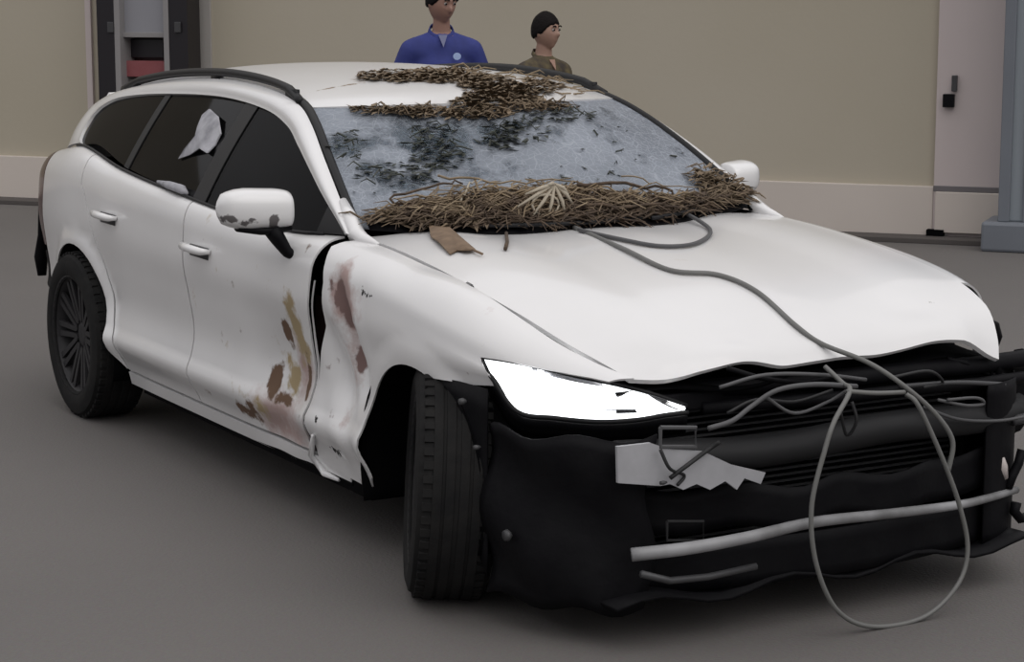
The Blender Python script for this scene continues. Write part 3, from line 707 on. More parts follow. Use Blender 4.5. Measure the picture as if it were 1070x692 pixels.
# wheels
def tyre_prof(R, w): return [(R-.105, -w/2+.012),(R-.085,-w/2),(R-.045,-w/2-.004),(R-.016,-w/2+.006),(R-.003,-w/2+.028),(R,-w/4),(R+.001,0),(R,w/4),(R-.003,w/2-.028),(R-.016,w/2-.006),(R-.045,w/2+.004),(R-.085,w/2),(R-.105,w/2-.012)]
def wheel(loc, rot, s):
    """rim axis along local Y; s = outer side sign"""
    b = MB(); W_ = .225; R = .338
    b.lathe([(.238,-W_/2+.01),(.245,-W_/2+.004),(.232,-W_/2+.02),(.215,-W_/2+.05),(.21,0),(.215,W_/2-.05),(.232,W_/2-.02),(.245,W_/2-.004),(.238,W_/2-.01)], 40)
    b.lathe([(.0,s*.060),(.035,s*.064),(.06,s*.058),(.065,s*.03),(.06,s*.0),(0,0)], 24)
    o = b.build('wheel', RIM, CAR, smooth=True); o.location = loc; o.rotation_euler = rot
    t = MB().lathe(tyre_prof(R, W_), 64, closed=True)
    for g in (-.055, -.02, .02, .055):                        # tread grooves between proud ribs
        t.lathe([(R-.001, g-.014),(R+.005, g-.012),(R+.005, g+.012),(R-.001, g+.014)], 64)
    for k in range(56):
        a = 2*math.pi*k/56
        for sg in (-1, 1):
            M = Matrix.Rotation(-a, 4, 'Y'); t.box((R-.010, sg*.078-.016, -.011), (R+.003, sg*.078+.016, .011), M)
    t.build('tyre', RUBBER, o, auto=35)
    for k in range(10):
        a = 2*math.pi*k/10; ca, sa = math.cos(a), math.sin(a)
        sp = MB(); M = Matrix.Rotation(-a, 4, 'Y')
        sp.slab([(.045,-.022),(.225,-.034),(.238,-.034),(.238,-.008),(.225,-.010),(.06,-.004)], lambda r, q: M @ Vector((r, s*(.045+.030*(r/.238)), q)), (0, s*.014, 0))
        sp.slab([(.06,.004),(.225,.010),(.238,.008),(.238,.034),(.225,.034),(.045,.022)], lambda r, q: M @ Vector((r, s*(.045+.030*(r/.238)), q)), (0, s*.014, 0))
        sp.build('spoke', RIM, o)
    MB().lathe([(.05,s*.0),(.155,s*.0),(.158,s*-.012),(.155,s*-.024),(.05,s*-.024)], 32).build('brake_disc', STEEL, o, smooth=True)
    return o
wheel((.045,-.815,.338), Euler((math.radians(-3.5), 0, math.radians(-25)), 'XYZ'), -1)
wheel((.0,.80,.338), (0, 0, math.radians(-22)), 1)
wheel((-3.005,-.840,.338), (0, 0, 0), -1); wheel((-3.0,.815,.338), (0, 0, 0), 1)
# wheel arch liners: curved shells above each wheel
for cx, rr_ in ((0,.385),(-3.0,.385)):
    for s in (-1, 1):
        y0, y1 = .46, (.895 if cx == 0 else .90)
        a1 = 205 if cx < -1 else 200
        b = MB(); b.grid(lambda u, v: (cx + rr_*math.cos(math.radians(-20+(a1+20)*u)), s*(y0+(y1-y0)*v), .33 + rr_*math.sin(math.radians(-20+(a1+20)*u))), 30, 6)
        b.grid(lambda u, v: (cx + rr_*v*math.cos(math.radians(-20+(a1+20)*u)), s*y0, .33 + rr_*v*math.sin(math.radians(-20+(a1+20)*u))), 30, 3)
        b.build('wheel_arch_liner', DARK, CAR, smooth=True, solid=.006)
# inner wheel-house and underbody
b = MB(); b.box((-3.6,-.60,.17), (.55,.60,.22)); b.box((-2.45,-.84,.18),(-.42,.84,.23)); b.tube([(-3.0,-.8,.33),(-3.0,.8,.33)], .05, 8); b.tube([(0,-.7,.30),(0,.7,.30)], .05, 8)
b.build('underbody', DARK, CAR)

# ------------- torn-open front end -------------
def X(c, *pts): return [at(0, c, *p) for p in pts]
b = MB()   # right front inner structure: dark shell between wheel and headlight
b.grid(lambda u, v: (.385+.36*math.sin(u*math.pi/2)**1.1, -.885+.30*u**1.8*1.0 + .02*math.sin(v*9+u*5), .10 + (.57-.10+.0*u)*v + .012*math.sin(u*13)), 16, 14)
b.build('bumper_carrier', BLACK, CAR, smooth=True, solid=.008)
b = MB(); b.grid(lambda u, v: (.14+.25*u, -.905+.02*u, .667 - (.22+.30*u)*v), 8, 8); b.build('liner_flap', BLACK, CAR, smooth=True, solid=.006)
b = MB(); b.grid(lambda u, v: (.385+.36*math.sin(u*math.pi/2)**1.1, .885-.30*u**1.8, .12 + .48*v), 16, 14); b.build('bumper_carrier', BLACK, CAR, smooth=True, solid=.008)
b = MB(); b.grid(lambda u, v: (.25+.55*u, -.72+1.44*v, .125+.02*math.sin(v*20)*u), 6, 20); b.build('undertray', BLACK, CAR, smooth=True, solid=.01)
b = MB(); b.grid(lambda u, v: (.80-.18*abs(-1+2*u)**2.4, -.70+1.50*u, .13+.13*v), 30, 4); b.build('lower_valance', BLACK, CAR, smooth=True, solid=.01)
# radiator pack
b = MB(); b.box((.50,-.50,.20), (.56,.62,.62)); b.build('radiator', DARK, CAR)
rad = [o for o in CAR.children if o.name == 'radiator'][0]
b = MB()
for k in range(22): b.box((.56,-.48,.22+.018*k), (.568,.60,.226+.018*k))
tag(b.build('cooling_fins', GREYM, rad), kind='stuff')
b = MB(); b.box((.46,-.60,.18), (.60,-.50,.66)); b.box((.46,.62,.18), (.60,.72,.66)); b.box((.46,-.6,.60), (.64,.72,.655)); b.box((.46,-.6,.16), (.62,.72,.20)); b.build('radiator_support', BLACK, CAR, bevel=.008)
# slam panel / upper beam under the hood lip, its end sticks out at the car's left
b = MB(); pts = [(.55,-.42,.64),(.60,-.35,.65),(.64,-.20,.655),(.68,.05,.655),(.67,.35,.650),(.65,.60,.640),(.62,.82,.636),(.60,.95,.634)]
b.tube(pts, .028, 8, flat=1.0); b.tube([(x+.04, y, z-.045) for x, y, z in pts[1:]], .018, 8); b.build('upper_beam', BLACK, CAR, smooth=True)
b = MB(); b.grid(lambda u, v: (.42+.26*v - .05*abs(-1+2*u)**2, -.62+1.30*u, .70-.03*v+.012*math.sin(u*17)), 24, 5); b.build('hood_latch_panel', DARK, CAR, smooth=True, solid=.01)
b = MB(); b.tube([(.74-.16*abs(y)**2.4, y, .500+.01*math.sin(y*7)) for y in [-.66+1.46*k/24 for k in range(25)]], .055, 8, flat=.85); b.build('crash_beam', mat('dull_dark_metal', (.012,.012,.013), .6, spec=.3), CAR, smooth=True)
b = MB(); b.grid(lambda u, v: (.79-.20*abs(-1+2*u)**2.2 + .02*math.sin(u*23), -.66+1.50*u, .40 - .12*v + .01*math.sin(u*31)), 30, 4); b.build('lower_grille', BLACK, CAR, smooth=True, solid=.006)
gr = CAR.children[-1]
b = MB(); b.grid(lambda u, v: (.66-.22*u+.01*math.sin(v*11), .70+.36*u, .645-(.30-.06*u)*v+.008*math.sin(u*15)), 10, 8); b.build('bumper_bracket', DARK, CAR, smooth=True, solid=.012)
# left front: wiring, lamp cavity, black hanging parts
b = MB(); b.grid(lambda u, v: (.36+.30*u, .88-.20*u*u, .66-.30*v), 8, 8); b.build('lamp_cavity', DARK, CAR, smooth=True, solid=.01)
b = MB(); b.tube(X(.50,(1032,334),(1039,340),(1042,352),(1040,364)), .014, 8, rr=[.006,.016,.016,.008]); b.build('hood_hinge_stub', BLACK, CAR, smooth=True)
# pale torn bracket behind the missing plate
PB = [(645,467),(680,463),(700,470),(735,472),(765,486),(800,494),(795,506),(778,500),(770,512),(758,503),(742,512),(728,506),(714,512),(700,506),(690,508),(646,505)]
b = MB(); pp = X(.80, *PB); b.slab([(p.y, p.z) for p in pp], lambda y, z: (.80, y, z), (-.010, 0, 0)); b.build('torn_bracket', SILVER, CAR)
def frame(px0, py0, px1, py1, x, r, m, name='clip_frame'):
    p = X(x, (px0,py0),(px1,py0),(px1,py1),(px0,py1),(px0,py0)); MB().tube(p, r, 6).build(name, m, CAR)
frame(690,447,727,467,.80,.006,WIREG); frame(697,545,735,565,.80,.004,WIRE)
# pale lip across the bottom, bent up towards the car's left
LP = [(660,580),(720,573),(780,562),(850,546),(930,537),(1000,528),(1035,520),(1062,512)]
xs = [.80,.86,.89,.90,.88,.82,.76,.70]
b = MB(); pts = [at(0, x, *p) for x, p in zip(xs, LP)]
TB = [(i,)+tuple(p) for i, p in enumerate(pts)]
b.tube([crv(TB, 7*k/40) for k in range(41)], .02, 10, rr=[.019-.008*(k/40) for k in range(41)], flat=1.0, up=(0,0,1)); b.build('front_lip', ALU, CAR, smooth=True, )
b = MB(); pts = X(.84,(670,600),(700,607),(740,603),(790,592)); b.tube(pts, .010, 6); b.build('lip_remnant', GREYM, CAR, smooth=True)
# small fittings that catch the light in the dark front
for px, py, r, x_ in ((495,468,.006,.42),(527,560,.014,.50),(690,505,.005,.80),(480,420,.008,.36)):
    p = at(0, x_+.02, px, py); MB().lathe([(0,0),(r,.0),(r*1.2,.01),(r*.6,.02),(0,.022)], 12, c=tuple(p)).build('clip', GREYM, CAR, smooth=True)
# hanging fitting at the car's left front corner
p = X(.72,(1044,475),(1046,488),(1050,500)); MB().tube(p, .02, 8, rr=[.012,.02,.01]).build('hanging_connector', mat('pale_connector', (.5,.45,.43), .5), CAR, smooth=True)
p = X(.72,(1068,470),(1064,485),(1058,497),(1053,510)); MB().tube(p, .014, 8).build('hanging_hose', BLACK, CAR, smooth=True)
p = X(.72,(1062,525),(1060,535),(1066,542),(1075,540)); MB().tube(p, .016, 8).build('hanging_hose', BLACK, CAR, smooth=True)
p = X(.72,(1058,440),(1075,436)); MB().tube(p, .016, 8).build('hanging_connector', GREYM, CAR, smooth=True)
# tail of the wiring harness across the opening
def smooth_pts(pts, n=10):
    T = [(i,)+tuple(p) for i, p in enumerate(pts)]; m = len(pts)-1
    return [crv(T, m*k/(m*n)) for k in range(m*n+1)]
WR = [([(740,448),(765,440),(785,425),(812,408),(850,402),(895,404)], .84, .009, WIREG), ([(760,432),(790,418),(830,420),(870,408)], .80, .006, WIRE),
      ([(800,415),(830,432),(865,420),(885,408)], .82, .006, WIREG), ([(885,409),(915,411),(945,410)], .90, .008, CABLE), ([(980,418),(1010,424),(1028,422),(1020,416),(990,418)], .82, .006, WIREG),
      ([(965,425),(1000,438),(1040,440),(1070,436)], .78, .006, WIREG), ([(890,420),(895,440),(885,455),(878,430)], .86, .006, WIRE), ([(930,395),(970,388),(985,400),(965,405)], .78, .006, WIRE),
      ([(752,405),(800,392),(860,392),(905,397)], .76, .007, WIREG), ([(940,404),(1000,400),(1050,402)], .74, .009, GREYM), ([(700,500),(720,485),(740,470),(752,462)], .82, .008, WIRE), ([(690,470),(700,490),(715,497),(708,507)], .82, .006, WIRE),
      ([(760,385),(800,396),(840,399),(880,392)], .72, .009, BLACK), ([(990,375),(1010,380),(1030,390),(1050,392)], .66, .008, BLACK)]
for pts, x_, r, m_ in WR:
    q = smooth_pts([tuple(at(0, x_ + .015*math.sin(i*2.1), *p)) for i, p in enumerate(pts)], 6); MB().tube(q, r*.8, 6).build('wiring', m_, CAR, smooth=True)

# headlight, lit
HU = [(503,373),(530,377),(560,383),(600,393),(640,401),(680,411),(718,424)]
HL_ = [(512,392),(540,430),(580,437),(625,441),(665,439),(695,434),(719,431)]
HX = [(.335,-.875),(.40,-.845),(.46,-.80),(.545,-.715),(.61,-.62),(.655,-.54),(.675,-.455)]
def near(px, py, xy, w):     # point seen at (px,py) lying over the plan line through xy
    c, d = ray(px, py); t = (Vector((xy[0], xy[1], 0)) - Vector((c.x, c.y, 0))).dot(Vector((VF.x, VF.y, 0))) / Vector((d.x, d.y, 0)).dot(Vector((VF.x, VF.y, 0)))
    return c + d*t
UP = [near(*p, q, 0) for p, q in zip(HU, HX)]; LO = [near(*p, (q[0]+.03, q[1]-.01), 0) for p, q in zip(HL_, HX)]
UT = [(i,)+tuple(p) for i, p in enumerate(UP)]; LT = [(i,)+tuple(p) for i, p in enumerate(LO)]
def hl(u, v, dep=0):
    a = Vector(crv(UT, u*6)); b_ = Vector(crv(LT, u*6)); p = a.lerp(b_, v); b2 = math.sin(math.pi*v)*.012*(1-.6*u)
    dr_ = Vector((.85, -.45, .1)).normalized(); return p + dr_*(b2 - dep)
V, F = gcells(30, 8)
hb = surf('headlight', lambda u, v: hl(u, v, .05), V, F, mat('chrome_bowl', (.55,.55,.57), .2, metal=.9), CAR, lambda p: (1,-.5,.1), .02); hb['label'] = 'lit slim headlight, blown-out white'
surf('lens', lambda u, v: hl(u, v, 0), V, F, LENS, hb, lambda p: (1,-.5,.1), .003)
EM = mat('lamp_glow', (.9,.9,.9), .4, emit=((1,1,1), 2.6))
# glowing reflector with dark pockets: columns of cells, some left out
def lit(u, v):
    if .36 < u < .62 and v < .13: return False
    if .30 < u < .33 and v < .22: return False
    if .50 < u < .70 and .70 < v < .84: return False
    if .38 < u < .43 and .62 < v < .74: return False
    return True
n1, n2 = 100, 25
V, F = gcells(n1, n2)
F = [f for f in F if lit(sum(V[i][0] for i in f)/4, sum(V[i][1] for i in f)/4)]
used_ = sorted({i for f in F for i in f}); mp = {i: k for k, i in enumerate(used_)}
surf('light_guide', lambda u, v: hl(.012+u*.976, .03+v*.94, .006), [V[i] for i in used_], [tuple(mp[i] for i in f) for f in F], EM, hb, lambda p: (1,-.5,.1), .006)
b = MB(); q = [hl(k/40, 0, -.002) for k in range(41)] ; b.tube(q, .006, 6); q = [hl(k/40, 1, -.002) for k in range(41)]; b.tube(q, .007, 6); b.tube([hl(0, k/8, -.002) for k in range(9)], .004, 6)
b.build('bezel', TRIM, hb, smooth=True)
b = MB(); b.grid(lambda u, v: hl(u, 1+v*.0, .05*v) - Vector((0,0,.012+.05*v)), 30, 3); b.build('lower_housing', BLACK, hb, smooth=True, solid=.006)
# torn white scrap in the side window and by the belt
def gl(px, py, off=.02):
    a, b_ = hit(lambda x, z: (x, -glass_y(x, z)-off, z), px, py, -1.8, 1.2); return Vector((a, -glass_y(a, b_)-off, b_))
sc1 = [(218,114),(227,122),(230,140),(224,152),(216,160),(208,155),(198,162),(186,166),(192,156),(202,148),(206,132),(211,120)]
c0_ = gl(212,138)
b = MB(); P3 = [gl(*p, .012+.01*math.sin(i*1.7)) for i, p in enumerate(sc1)]; m_ = len(P3); P3b = [p + Vector((0,.006,0)) for p in P3]
b.add(P3+P3b+[c0_+Vector((0,-.02,0)), c0_+Vector((0,-.01,0))], [(i,(i+1) % m_, 2*m_) for i in range(m_)]+[(m_+i, m_+(i+1) % m_, 2*m_+1) for i in range(m_)]+[(i,(i+1) % m_, m_+(i+1) % m_, m_+i) for i in range(m_)])
o = b.build('curtain_scrap', CLOTH, CAR, auto=40); o['label'] = 'torn white curtain scrap in the side window'
b = MB(); q = [gl(165,190,.0), gl(178,194,.02), gl(190,198,.02), gl(196,203,.0)]; b.tube(q, .016, 8, rr=[.006,.016,.018,.006]); b.build('curtain_scrap', CLOTH, CAR, smooth=True)
# lumps of bent sheet along the fender's rear flange
b = MB(); q = [side_xyz(a, b_, -1) for a, b_ in [sd(328,455), sd(326,475), sd(335,492), sd(350,500)]]; b.tube([(x, y-.006, z) for x, y, z in q], .010, 8, rr=[.006,.012,.012,.006]); b.build('bent_flange', PAINT_FENDER, CAR, smooth=True)
# door gap backing (dark hinge pillar)
b = MB(); b.grid(lambda u, v: (-.50-.36*u, -.835+.02*v, .24+.70*v), 4, 8); b.build('hinge_pillar', mat('dark_maroon_inner', (.03,.012,.013), .7), CAR, solid=.01)
# wiper arms
for s0, s1 in ((-.55, .25), (.30, .80)):
    q = [Vector(windshield_xyz(s0+(s1-s0)*k/8, .02+.015*k/8)) + Vector((.01,0,.018)) for k in range(9)]; MB().tube(q, .008, 6).build('wiper', TRIM, CAR, smooth=True)
b = MB(); b.grid(lambda u, v: (lambda s_: (hood_xyz(s_, 0)[0] + .03 - .15*v, hood_xyz(s_, 0)[1], hood_xyz(s_, 0)[2] - .035 + .005*v))(-.98+1.96*u), 30, 3); b.build('cowl_panel', BLACK, CAR, smooth=True, solid=.01)

# ---------------- cables lying over the hood ----------------
def hood_p(px, py, a=.2, b_=.4, lift=.008): p = hood_xyz(*hit(hood_xyz, px, py, a, b_)); return Vector((p[0], p[1], p[2]+lift))
A = [hood_p(600,240,-.1,.05), hood_p(650,262), hood_p(700,285), hood_p(750,290), hood_p(790,307), hood_p(830,342), hood_p(858,362,0,.9)]
A += [at(0,.80,905,378), at(0,.86,940,400), at(0,.89,975,430), at(0,.90,995,460), at(0,.90,991,492)]
MB().tube(smooth_pts([tuple(p) for p in A], 10), .0072, 8).build('cable', CABLE, smooth=True)
tag(bpy.data.objects['cable'], 'thick grey cable running from windshield foot down the white hood', 'cable')
H = [at(0,.76,862,383), at(0,.82,880,400), at(0,.90,888,409), at(0,.94,872,440), at(0,.95,862,470), at(0,.95,848,530), at(0,.95,853,590), at(0,.945,875,638), at(0,.94,912,657), at(0,.94,965,648), at(0,.93,1000,612), at(0,.92,1011,575), at(0,.92,1003,530), at(0,.92,985,480), at(0,.91,960,425), at(0,.88,947,412)]
H = [Vector((p.x, p.y, max(p.z, .012))) for p in H]
o = MB().tube(smooth_pts([tuple(p) for p in H], 10), .0068, 8).build('cable', CABLE, smooth=True)
tag(o, 'grey cable hanging in a big loop from the open front to the asphalt', 'cable')
b_ = [hood_p(690,215,.3,.02,.03), hood_p(715,224,.4,.05,.02), hood_p(742,243,.3,.3), hood_p(727,257), hood_p(690,260), hood_p(645,252,0,.2), hood_p(605,243,0,.1)]
o = MB().tube(smooth_pts([tuple(p) for p in b_], 10), .007, 8).build('cable', WIREG, smooth=True)
tag(o, 'thin dark cable curling in a short loop on the rear of the hood', 'cable')

# ---------------- plant debris ----------------
def ws_p(px, py, a=0, b_=.5, lift=.01): p = windshield_xyz(*hit(windshield_xyz, px, py, a, b_)); return Vector((p[0]+lift*.4, p[1], p[2]+lift))
def rf_p(px, py, a=0, b_=.15, lift=.01): p = roof_xyz(*hit(roof_xyz, px, py, a, b_)); return Vector((p[0], p[1], p[2]+lift))
STEEP = [1.0]
def scrap(mb, p, L, W, kind):
    """kind 0 leaf quad pair, 1 twig"""
    a = rnd.uniform(0, 2*math.pi); a = rnd.gauss(math.pi/2 if rnd.random() > .5 else -math.pi/2, .5); t = Vector((math.cos(a), math.sin(a), rnd.uniform(-.12, .12) - .42*math.cos(a)*STEEP[0])).normalized()
    if kind:
        q = p + t*L; mid = (p+q)/2 + Vector((rnd.uniform(-.02,.02), rnd.uniform(-.02,.02), rnd.uniform(0,.02)))
        mb.tube([p, mid, q], W, 4, rr=[W, W, W*.5])
    else:
        n = t.cross(Vector((0,0,1))).normalized(); up = Vector((0,0,rnd.uniform(.0,.4)*W))
        mb.add([p, p+t*L*.4+n*W+up, p+t*L, p+t*L*.4-n*W+up, p+t*L*.45-Vector((0,0,.002))], [(0,1,2),(0,2,3),(0,4,2),(0,1,4)])
def heap(name, centres, n, f, mats, label, cat='debris', leaf=.5, L=(.03,.09), W=.012, lift=(0,.03)):
    """litter strewn around weighted centres (px,py,rx,ry) on surface f"""
    mb = MB(); tot = sum(c[2]*c[3] for c in centres)
    for px, py, rx, ry in centres:
        for _ in range(int(n*rx*ry/tot)):
            a = rnd.uniform(0, 2*math.pi); r = rnd.random()**.6
            p = f(px+rx*r*math.cos(a), py+ry*r*math.sin(a)); p = p + Vector((0,0,rnd.uniform(*lift)*(1-r*.6)))
            k = rnd.random() > leaf
            scrap(mb, p, rnd.uniform(*L), (rnd.uniform(.0015,.004) if k else rnd.uniform(.5,1)*W), k)
    o = mb.build(name, mats); tag(o, label, cat, kind='stuff'); return o
# mass of roots and straw packed at the foot of the windshield
CW = [(388,238,18,6),(415,235,28,9),(455,230,35,13),(500,224,42,15),(550,220,42,15),(600,218,45,13),(650,219,45,9),(700,219,40,7),(740,216,30,6),(768,213,16,6)]
def cowl_p(px, py):
    px = max(366, min(788, px)); a, b_ = hit(windshield_xyz, px, py, 0, .15); 
    if b_ < .015: 
        q = hood_p(px, py, 0, .02, .012); return q if q.x < -.40 else q
    p = windshield_xyz(max(-1, min(1, a)), b_); return Vector((p[0]+.006, p[1], p[2]+.012))
heap('root_debris', CW, 2200, cowl_p, ROOTM, 'tangled brown roots and litter packed along the foot of the windshield', leaf=.45, L=(.03,.09), W=.012, lift=(0,.035))
heap('straw_debris', [(460,222,45,10),(520,214,60,10),(590,212,60,9),(650,214,55,5),(560,222,40,8)], 300, cowl_p, STRAW, 'strands of dry yellow straw over the roots at the windshield foot', leaf=.1, L=(.05,.14), W=.007, lift=(.01,.038))
heap('twig_debris', [(390,241,26,5),(440,240,40,6),(520,238,70,5),(620,234,60,4),(700,228,50,5),(745,222,35,5)], 620, cowl_p, TWIG, 'dark twigs in the gap between the hood and the windshield', leaf=.25, L=(.04,.10), W=.012, lift=(0,.03))
heap('corner_litter', [(750,200,18,10),(770,208,20,9),(735,190,12,8)], 260, cowl_p, LITTER, 'brown litter heaped in the far corner of the windshield', leaf=.6, L=(.03,.08), W=.016, lift=(0,.03))
# roof litter
STEEP[0] = .0
RL = [(420,80,45,7),(470,80,42,8),(510,88,30,9),(530,98,30,10),(500,106,22,8),(560,92,25,8)]
heap('roof_litter', RL, 1100, lambda x, y: rf_p(x, y, 0, .15, .004), LITTER, 'patch of brown leaf litter and mud across the front of the roof', leaf=.97, L=(.02,.045), W=.024, lift=(0,.006))
heap('roof_straw', [(540,82,40,6),(580,80,25,5),(470,76,40,4),(590,98,26,5)], 70, lambda x, y: rf_p(x, y, .3, .15, .004), STRAW, 'thin straw strands lying on the roof edge before the second man', leaf=.2, L=(.04,.10), W=.006, lift=(.0,.008))
STEEP[0] = 1.0
heap('header_litter', [(400,117,40,3),(440,119,40,5),(500,119,40,8),(560,113,45,5)], 600, lambda x, y: ws_p(x, y, 0, .9, .008), LITTER, 'brown litter along the top edge of the windshield', leaf=.8, L=(.02,.05), W=.012, lift=(0,.006))
heap('dark_leaves', [(450,150,25,22),(430,180,28,15),(470,165,20,18)], 130, lambda x, y: ws_p(x, y, -.4, .6, .006), LEAFD, 'dark wet leaves stuck on the middle of the crazed windshield', leaf=.75, L=(.02,.06), W=.012, lift=(0,.008))
heap('dark_leaves', [(545,138,32,12),(590,122,32,8),(520,150,18,10)], 150, lambda x, y: ws_p(x, y, .3, .8, .006), LEAFD, 'dark leaf scraps on the upper windshield below the second man', leaf=.75, L=(.02,.055), W=.012, lift=(0,.008))
heap('dark_leaves', [(365,155,16,16),(390,185,22,12)], 45, lambda x, y: ws_p(x, y, -.9, .6, .006), LEAFD, 'few dark scraps on the windshield beside the near pillar', leaf=.7, L=(.02,.05), W=.010, lift=(0,.008))
heap('glass_specks', [(650,150,40,25),(715,170,18,12),(420,200,50,10),(600,185,60,15)], 34, lambda x, y: ws_p(x, y, .4, .5, .004), LEAFD, 'scattered small dark specks on the far half of the windshield', leaf=.7, L=(.01,.03), W=.006, lift=(0,.003))
# single big leaf on the hood corner
LFP = [(448,238),(470,243),(484,252),(497,264),(488,267),(478,264),(470,268),(458,258),(450,250)]
pp = [hood_p(x, y, -.7, .1, .012+.006*math.sin(i*2)) for i, (x, y) in enumerate(LFP)]; m_ = len(pp); cc = hood_p(472,254,-.75,.15,.022)
b = MB(); b.add(pp + [cc] + [p - Vector((0,0,.004)) for p in pp], [(i,(i+1) % m_, m_) for i in range(m_)] + [(m_+1+(i+1) % m_, m_+1+i, i, (i+1) % m_) for i in range(m_)] + [tuple(m_+1+i for i in range(m_))[::-1]])
b.tube([hood_p(495,265,-.75,.2,.010), hood_p(504,269,-.7,.3,.010)], .004, 6)
o = b.build('dead_leaf', LEAFB, auto=60); tag(o, 'large curled brown dead leaf on the near rear corner of the hood', 'leaf')
# star-shaped knot of pale straw
cK = cowl_p(570,214) + Vector((.05,0,.06))
b = MB()
for px, py in ((571,194),(594,203),(600,216),(592,232),(570,234),(552,232),(541,216),(549,203)):
    e_ = at(0, cK.x+.01, px, py); b.tube([cK, (cK+e_)/2+Vector((.012,0,.006)), e_], .006, 6, rr=[.005,.006,.003])
ring = [at(0, cK.x+.01, 570+14*math.cos(a), 214+11*math.sin(a)) for a in [2*math.pi*k/12 for k in range(13)]]; b.tube(ring, .004, 6)
o = b.build('straw_knot', STRAWL, smooth=True); tag(o, 'pale star-shaped knot of straw at the middle of the windshield foot', 'debris')
# single branches
BR = [([(370,236),(410,222),(455,205),(480,200)], .008, TWIG, 'dark bent twig rising over the near end of the debris'), ([(478,222),(486,204),(500,198)], .006, STRAWL, 'short pale curved stalk sticking out of the debris left of centre'),
      ([(600,205),(650,203),(700,212),(770,220)], .009, TWIG, 'long dark branch lying along the far half of the windshield foot'), ([(560,222),(640,226),(720,220),(760,214)], .009, TWIG, 'dark branch lying low against the hood edge on the far side'),
      ([(645,192),(690,204),(735,208)], .004, STRAW, 'thin straw stalk lying on the glass above the far debris'), ([(455,196),(520,200),(600,198)], .006, STRAW, 'straw stalk bridging the top of the debris heap')]
for pts, r, m_, lb in BR:
    q = smooth_pts([tuple(cowl_p(*p) + Vector((.015,0,.022))) for p in pts], 6); q = [(a_[0]+rnd.uniform(-.006,.006), a_[1], a_[2]+rnd.uniform(-.008,.008)) for a_ in q]; r *= .7; o = MB().tube(q, r, 6, rr=[r*(1-.5*k/(len(q)-1)) for k in range(len(q))]).build('branch', m_, smooth=True); tag(o, lb, 'branch')
b = MB(); b.tube([hood_p(529,247,-.5,.1,.01), hood_p(530,256,-.5,.2,.008), hood_p(528,263,-.5,.3,.008)], .006, 6); tag(b.build('twig', TWIG, smooth=True), 'short dark twig lying alone on the hood', 'twig')

# ---------------- two men behind the car ----------------
def skin_mesh(nodes, edges, root, sub=2):
    """closed tapered limbs between joints; fused into one surface by a voxel remesh on the built mesh"""
    mb = MB()
    for a, c in edges:
        (pa, ra), (pc, rc) = nodes[a], nodes[c]
        pa, pc = Vector(pa), Vector(pc); ra = ra if isinstance(ra, tuple) else (ra, ra); rc = rc if isinstance(rc, tuple) else (rc, rc)
        d = pc - pa; L = d.length; t = d / L
        fwd = Vector((1, 0, 0)) if abs(t.x) < .8 else Vector((0, 0, 1))
        u = (fwd - t * fwd.dot(t)).normalized(); w_ = t.cross(u); n = 20; rings = []
        for k in range(-4, 13):
            if k <= 0: q = -math.sin(math.pi/2*(-k)/4); s_ = math.cos(math.pi/2*(-k)/4.001); c0 = pa + t*(q*min(ra)); r = ra
            elif k >= 8: q = math.sin(math.pi/2*(k-8)/4); s_ = math.cos(math.pi/2*(k-8)/4.001); c0 = pc + t*(q*min(rc)); r = rc
            else: f = k/8; f2 = f*f*(3-2*f); s_ = 1; c0 = pa.lerp(pc, f); r = (ra[0]+(rc[0]-ra[0])*f2, ra[1]+(rc[1]-ra[1])*f2)
            rings.append([c0 + (u*math.cos(2*math.pi*i/n)*r[1] + w_*math.sin(2*math.pi*i/n)*r[0])*s_ for i in range(n)])
        vs = [q for g in rings for q in g]; m = len(rings)
        fs = [(i*n+k, i*n+(k+1) % n, (i+1)*n+(k+1) % n, (i+1)*n+k) for i in range(m-1) for k in range(n)]
        fs += [tuple(range(n-1, -1, -1)), tuple((m-1)*n+k for k in range(n))]; mb.add(vs, fs)
    return mb.v, mb.f
def fuse(o, vox, it=4):
    m = o.modifiers.new('r', 'REMESH'); m.mode = 'VOXEL'; m.voxel_size = vox; m.use_smooth_shade = True
    if it: q = o.modifiers.new('q', 'SMOOTH'); q.factor = .5; q.iterations = it
    return o
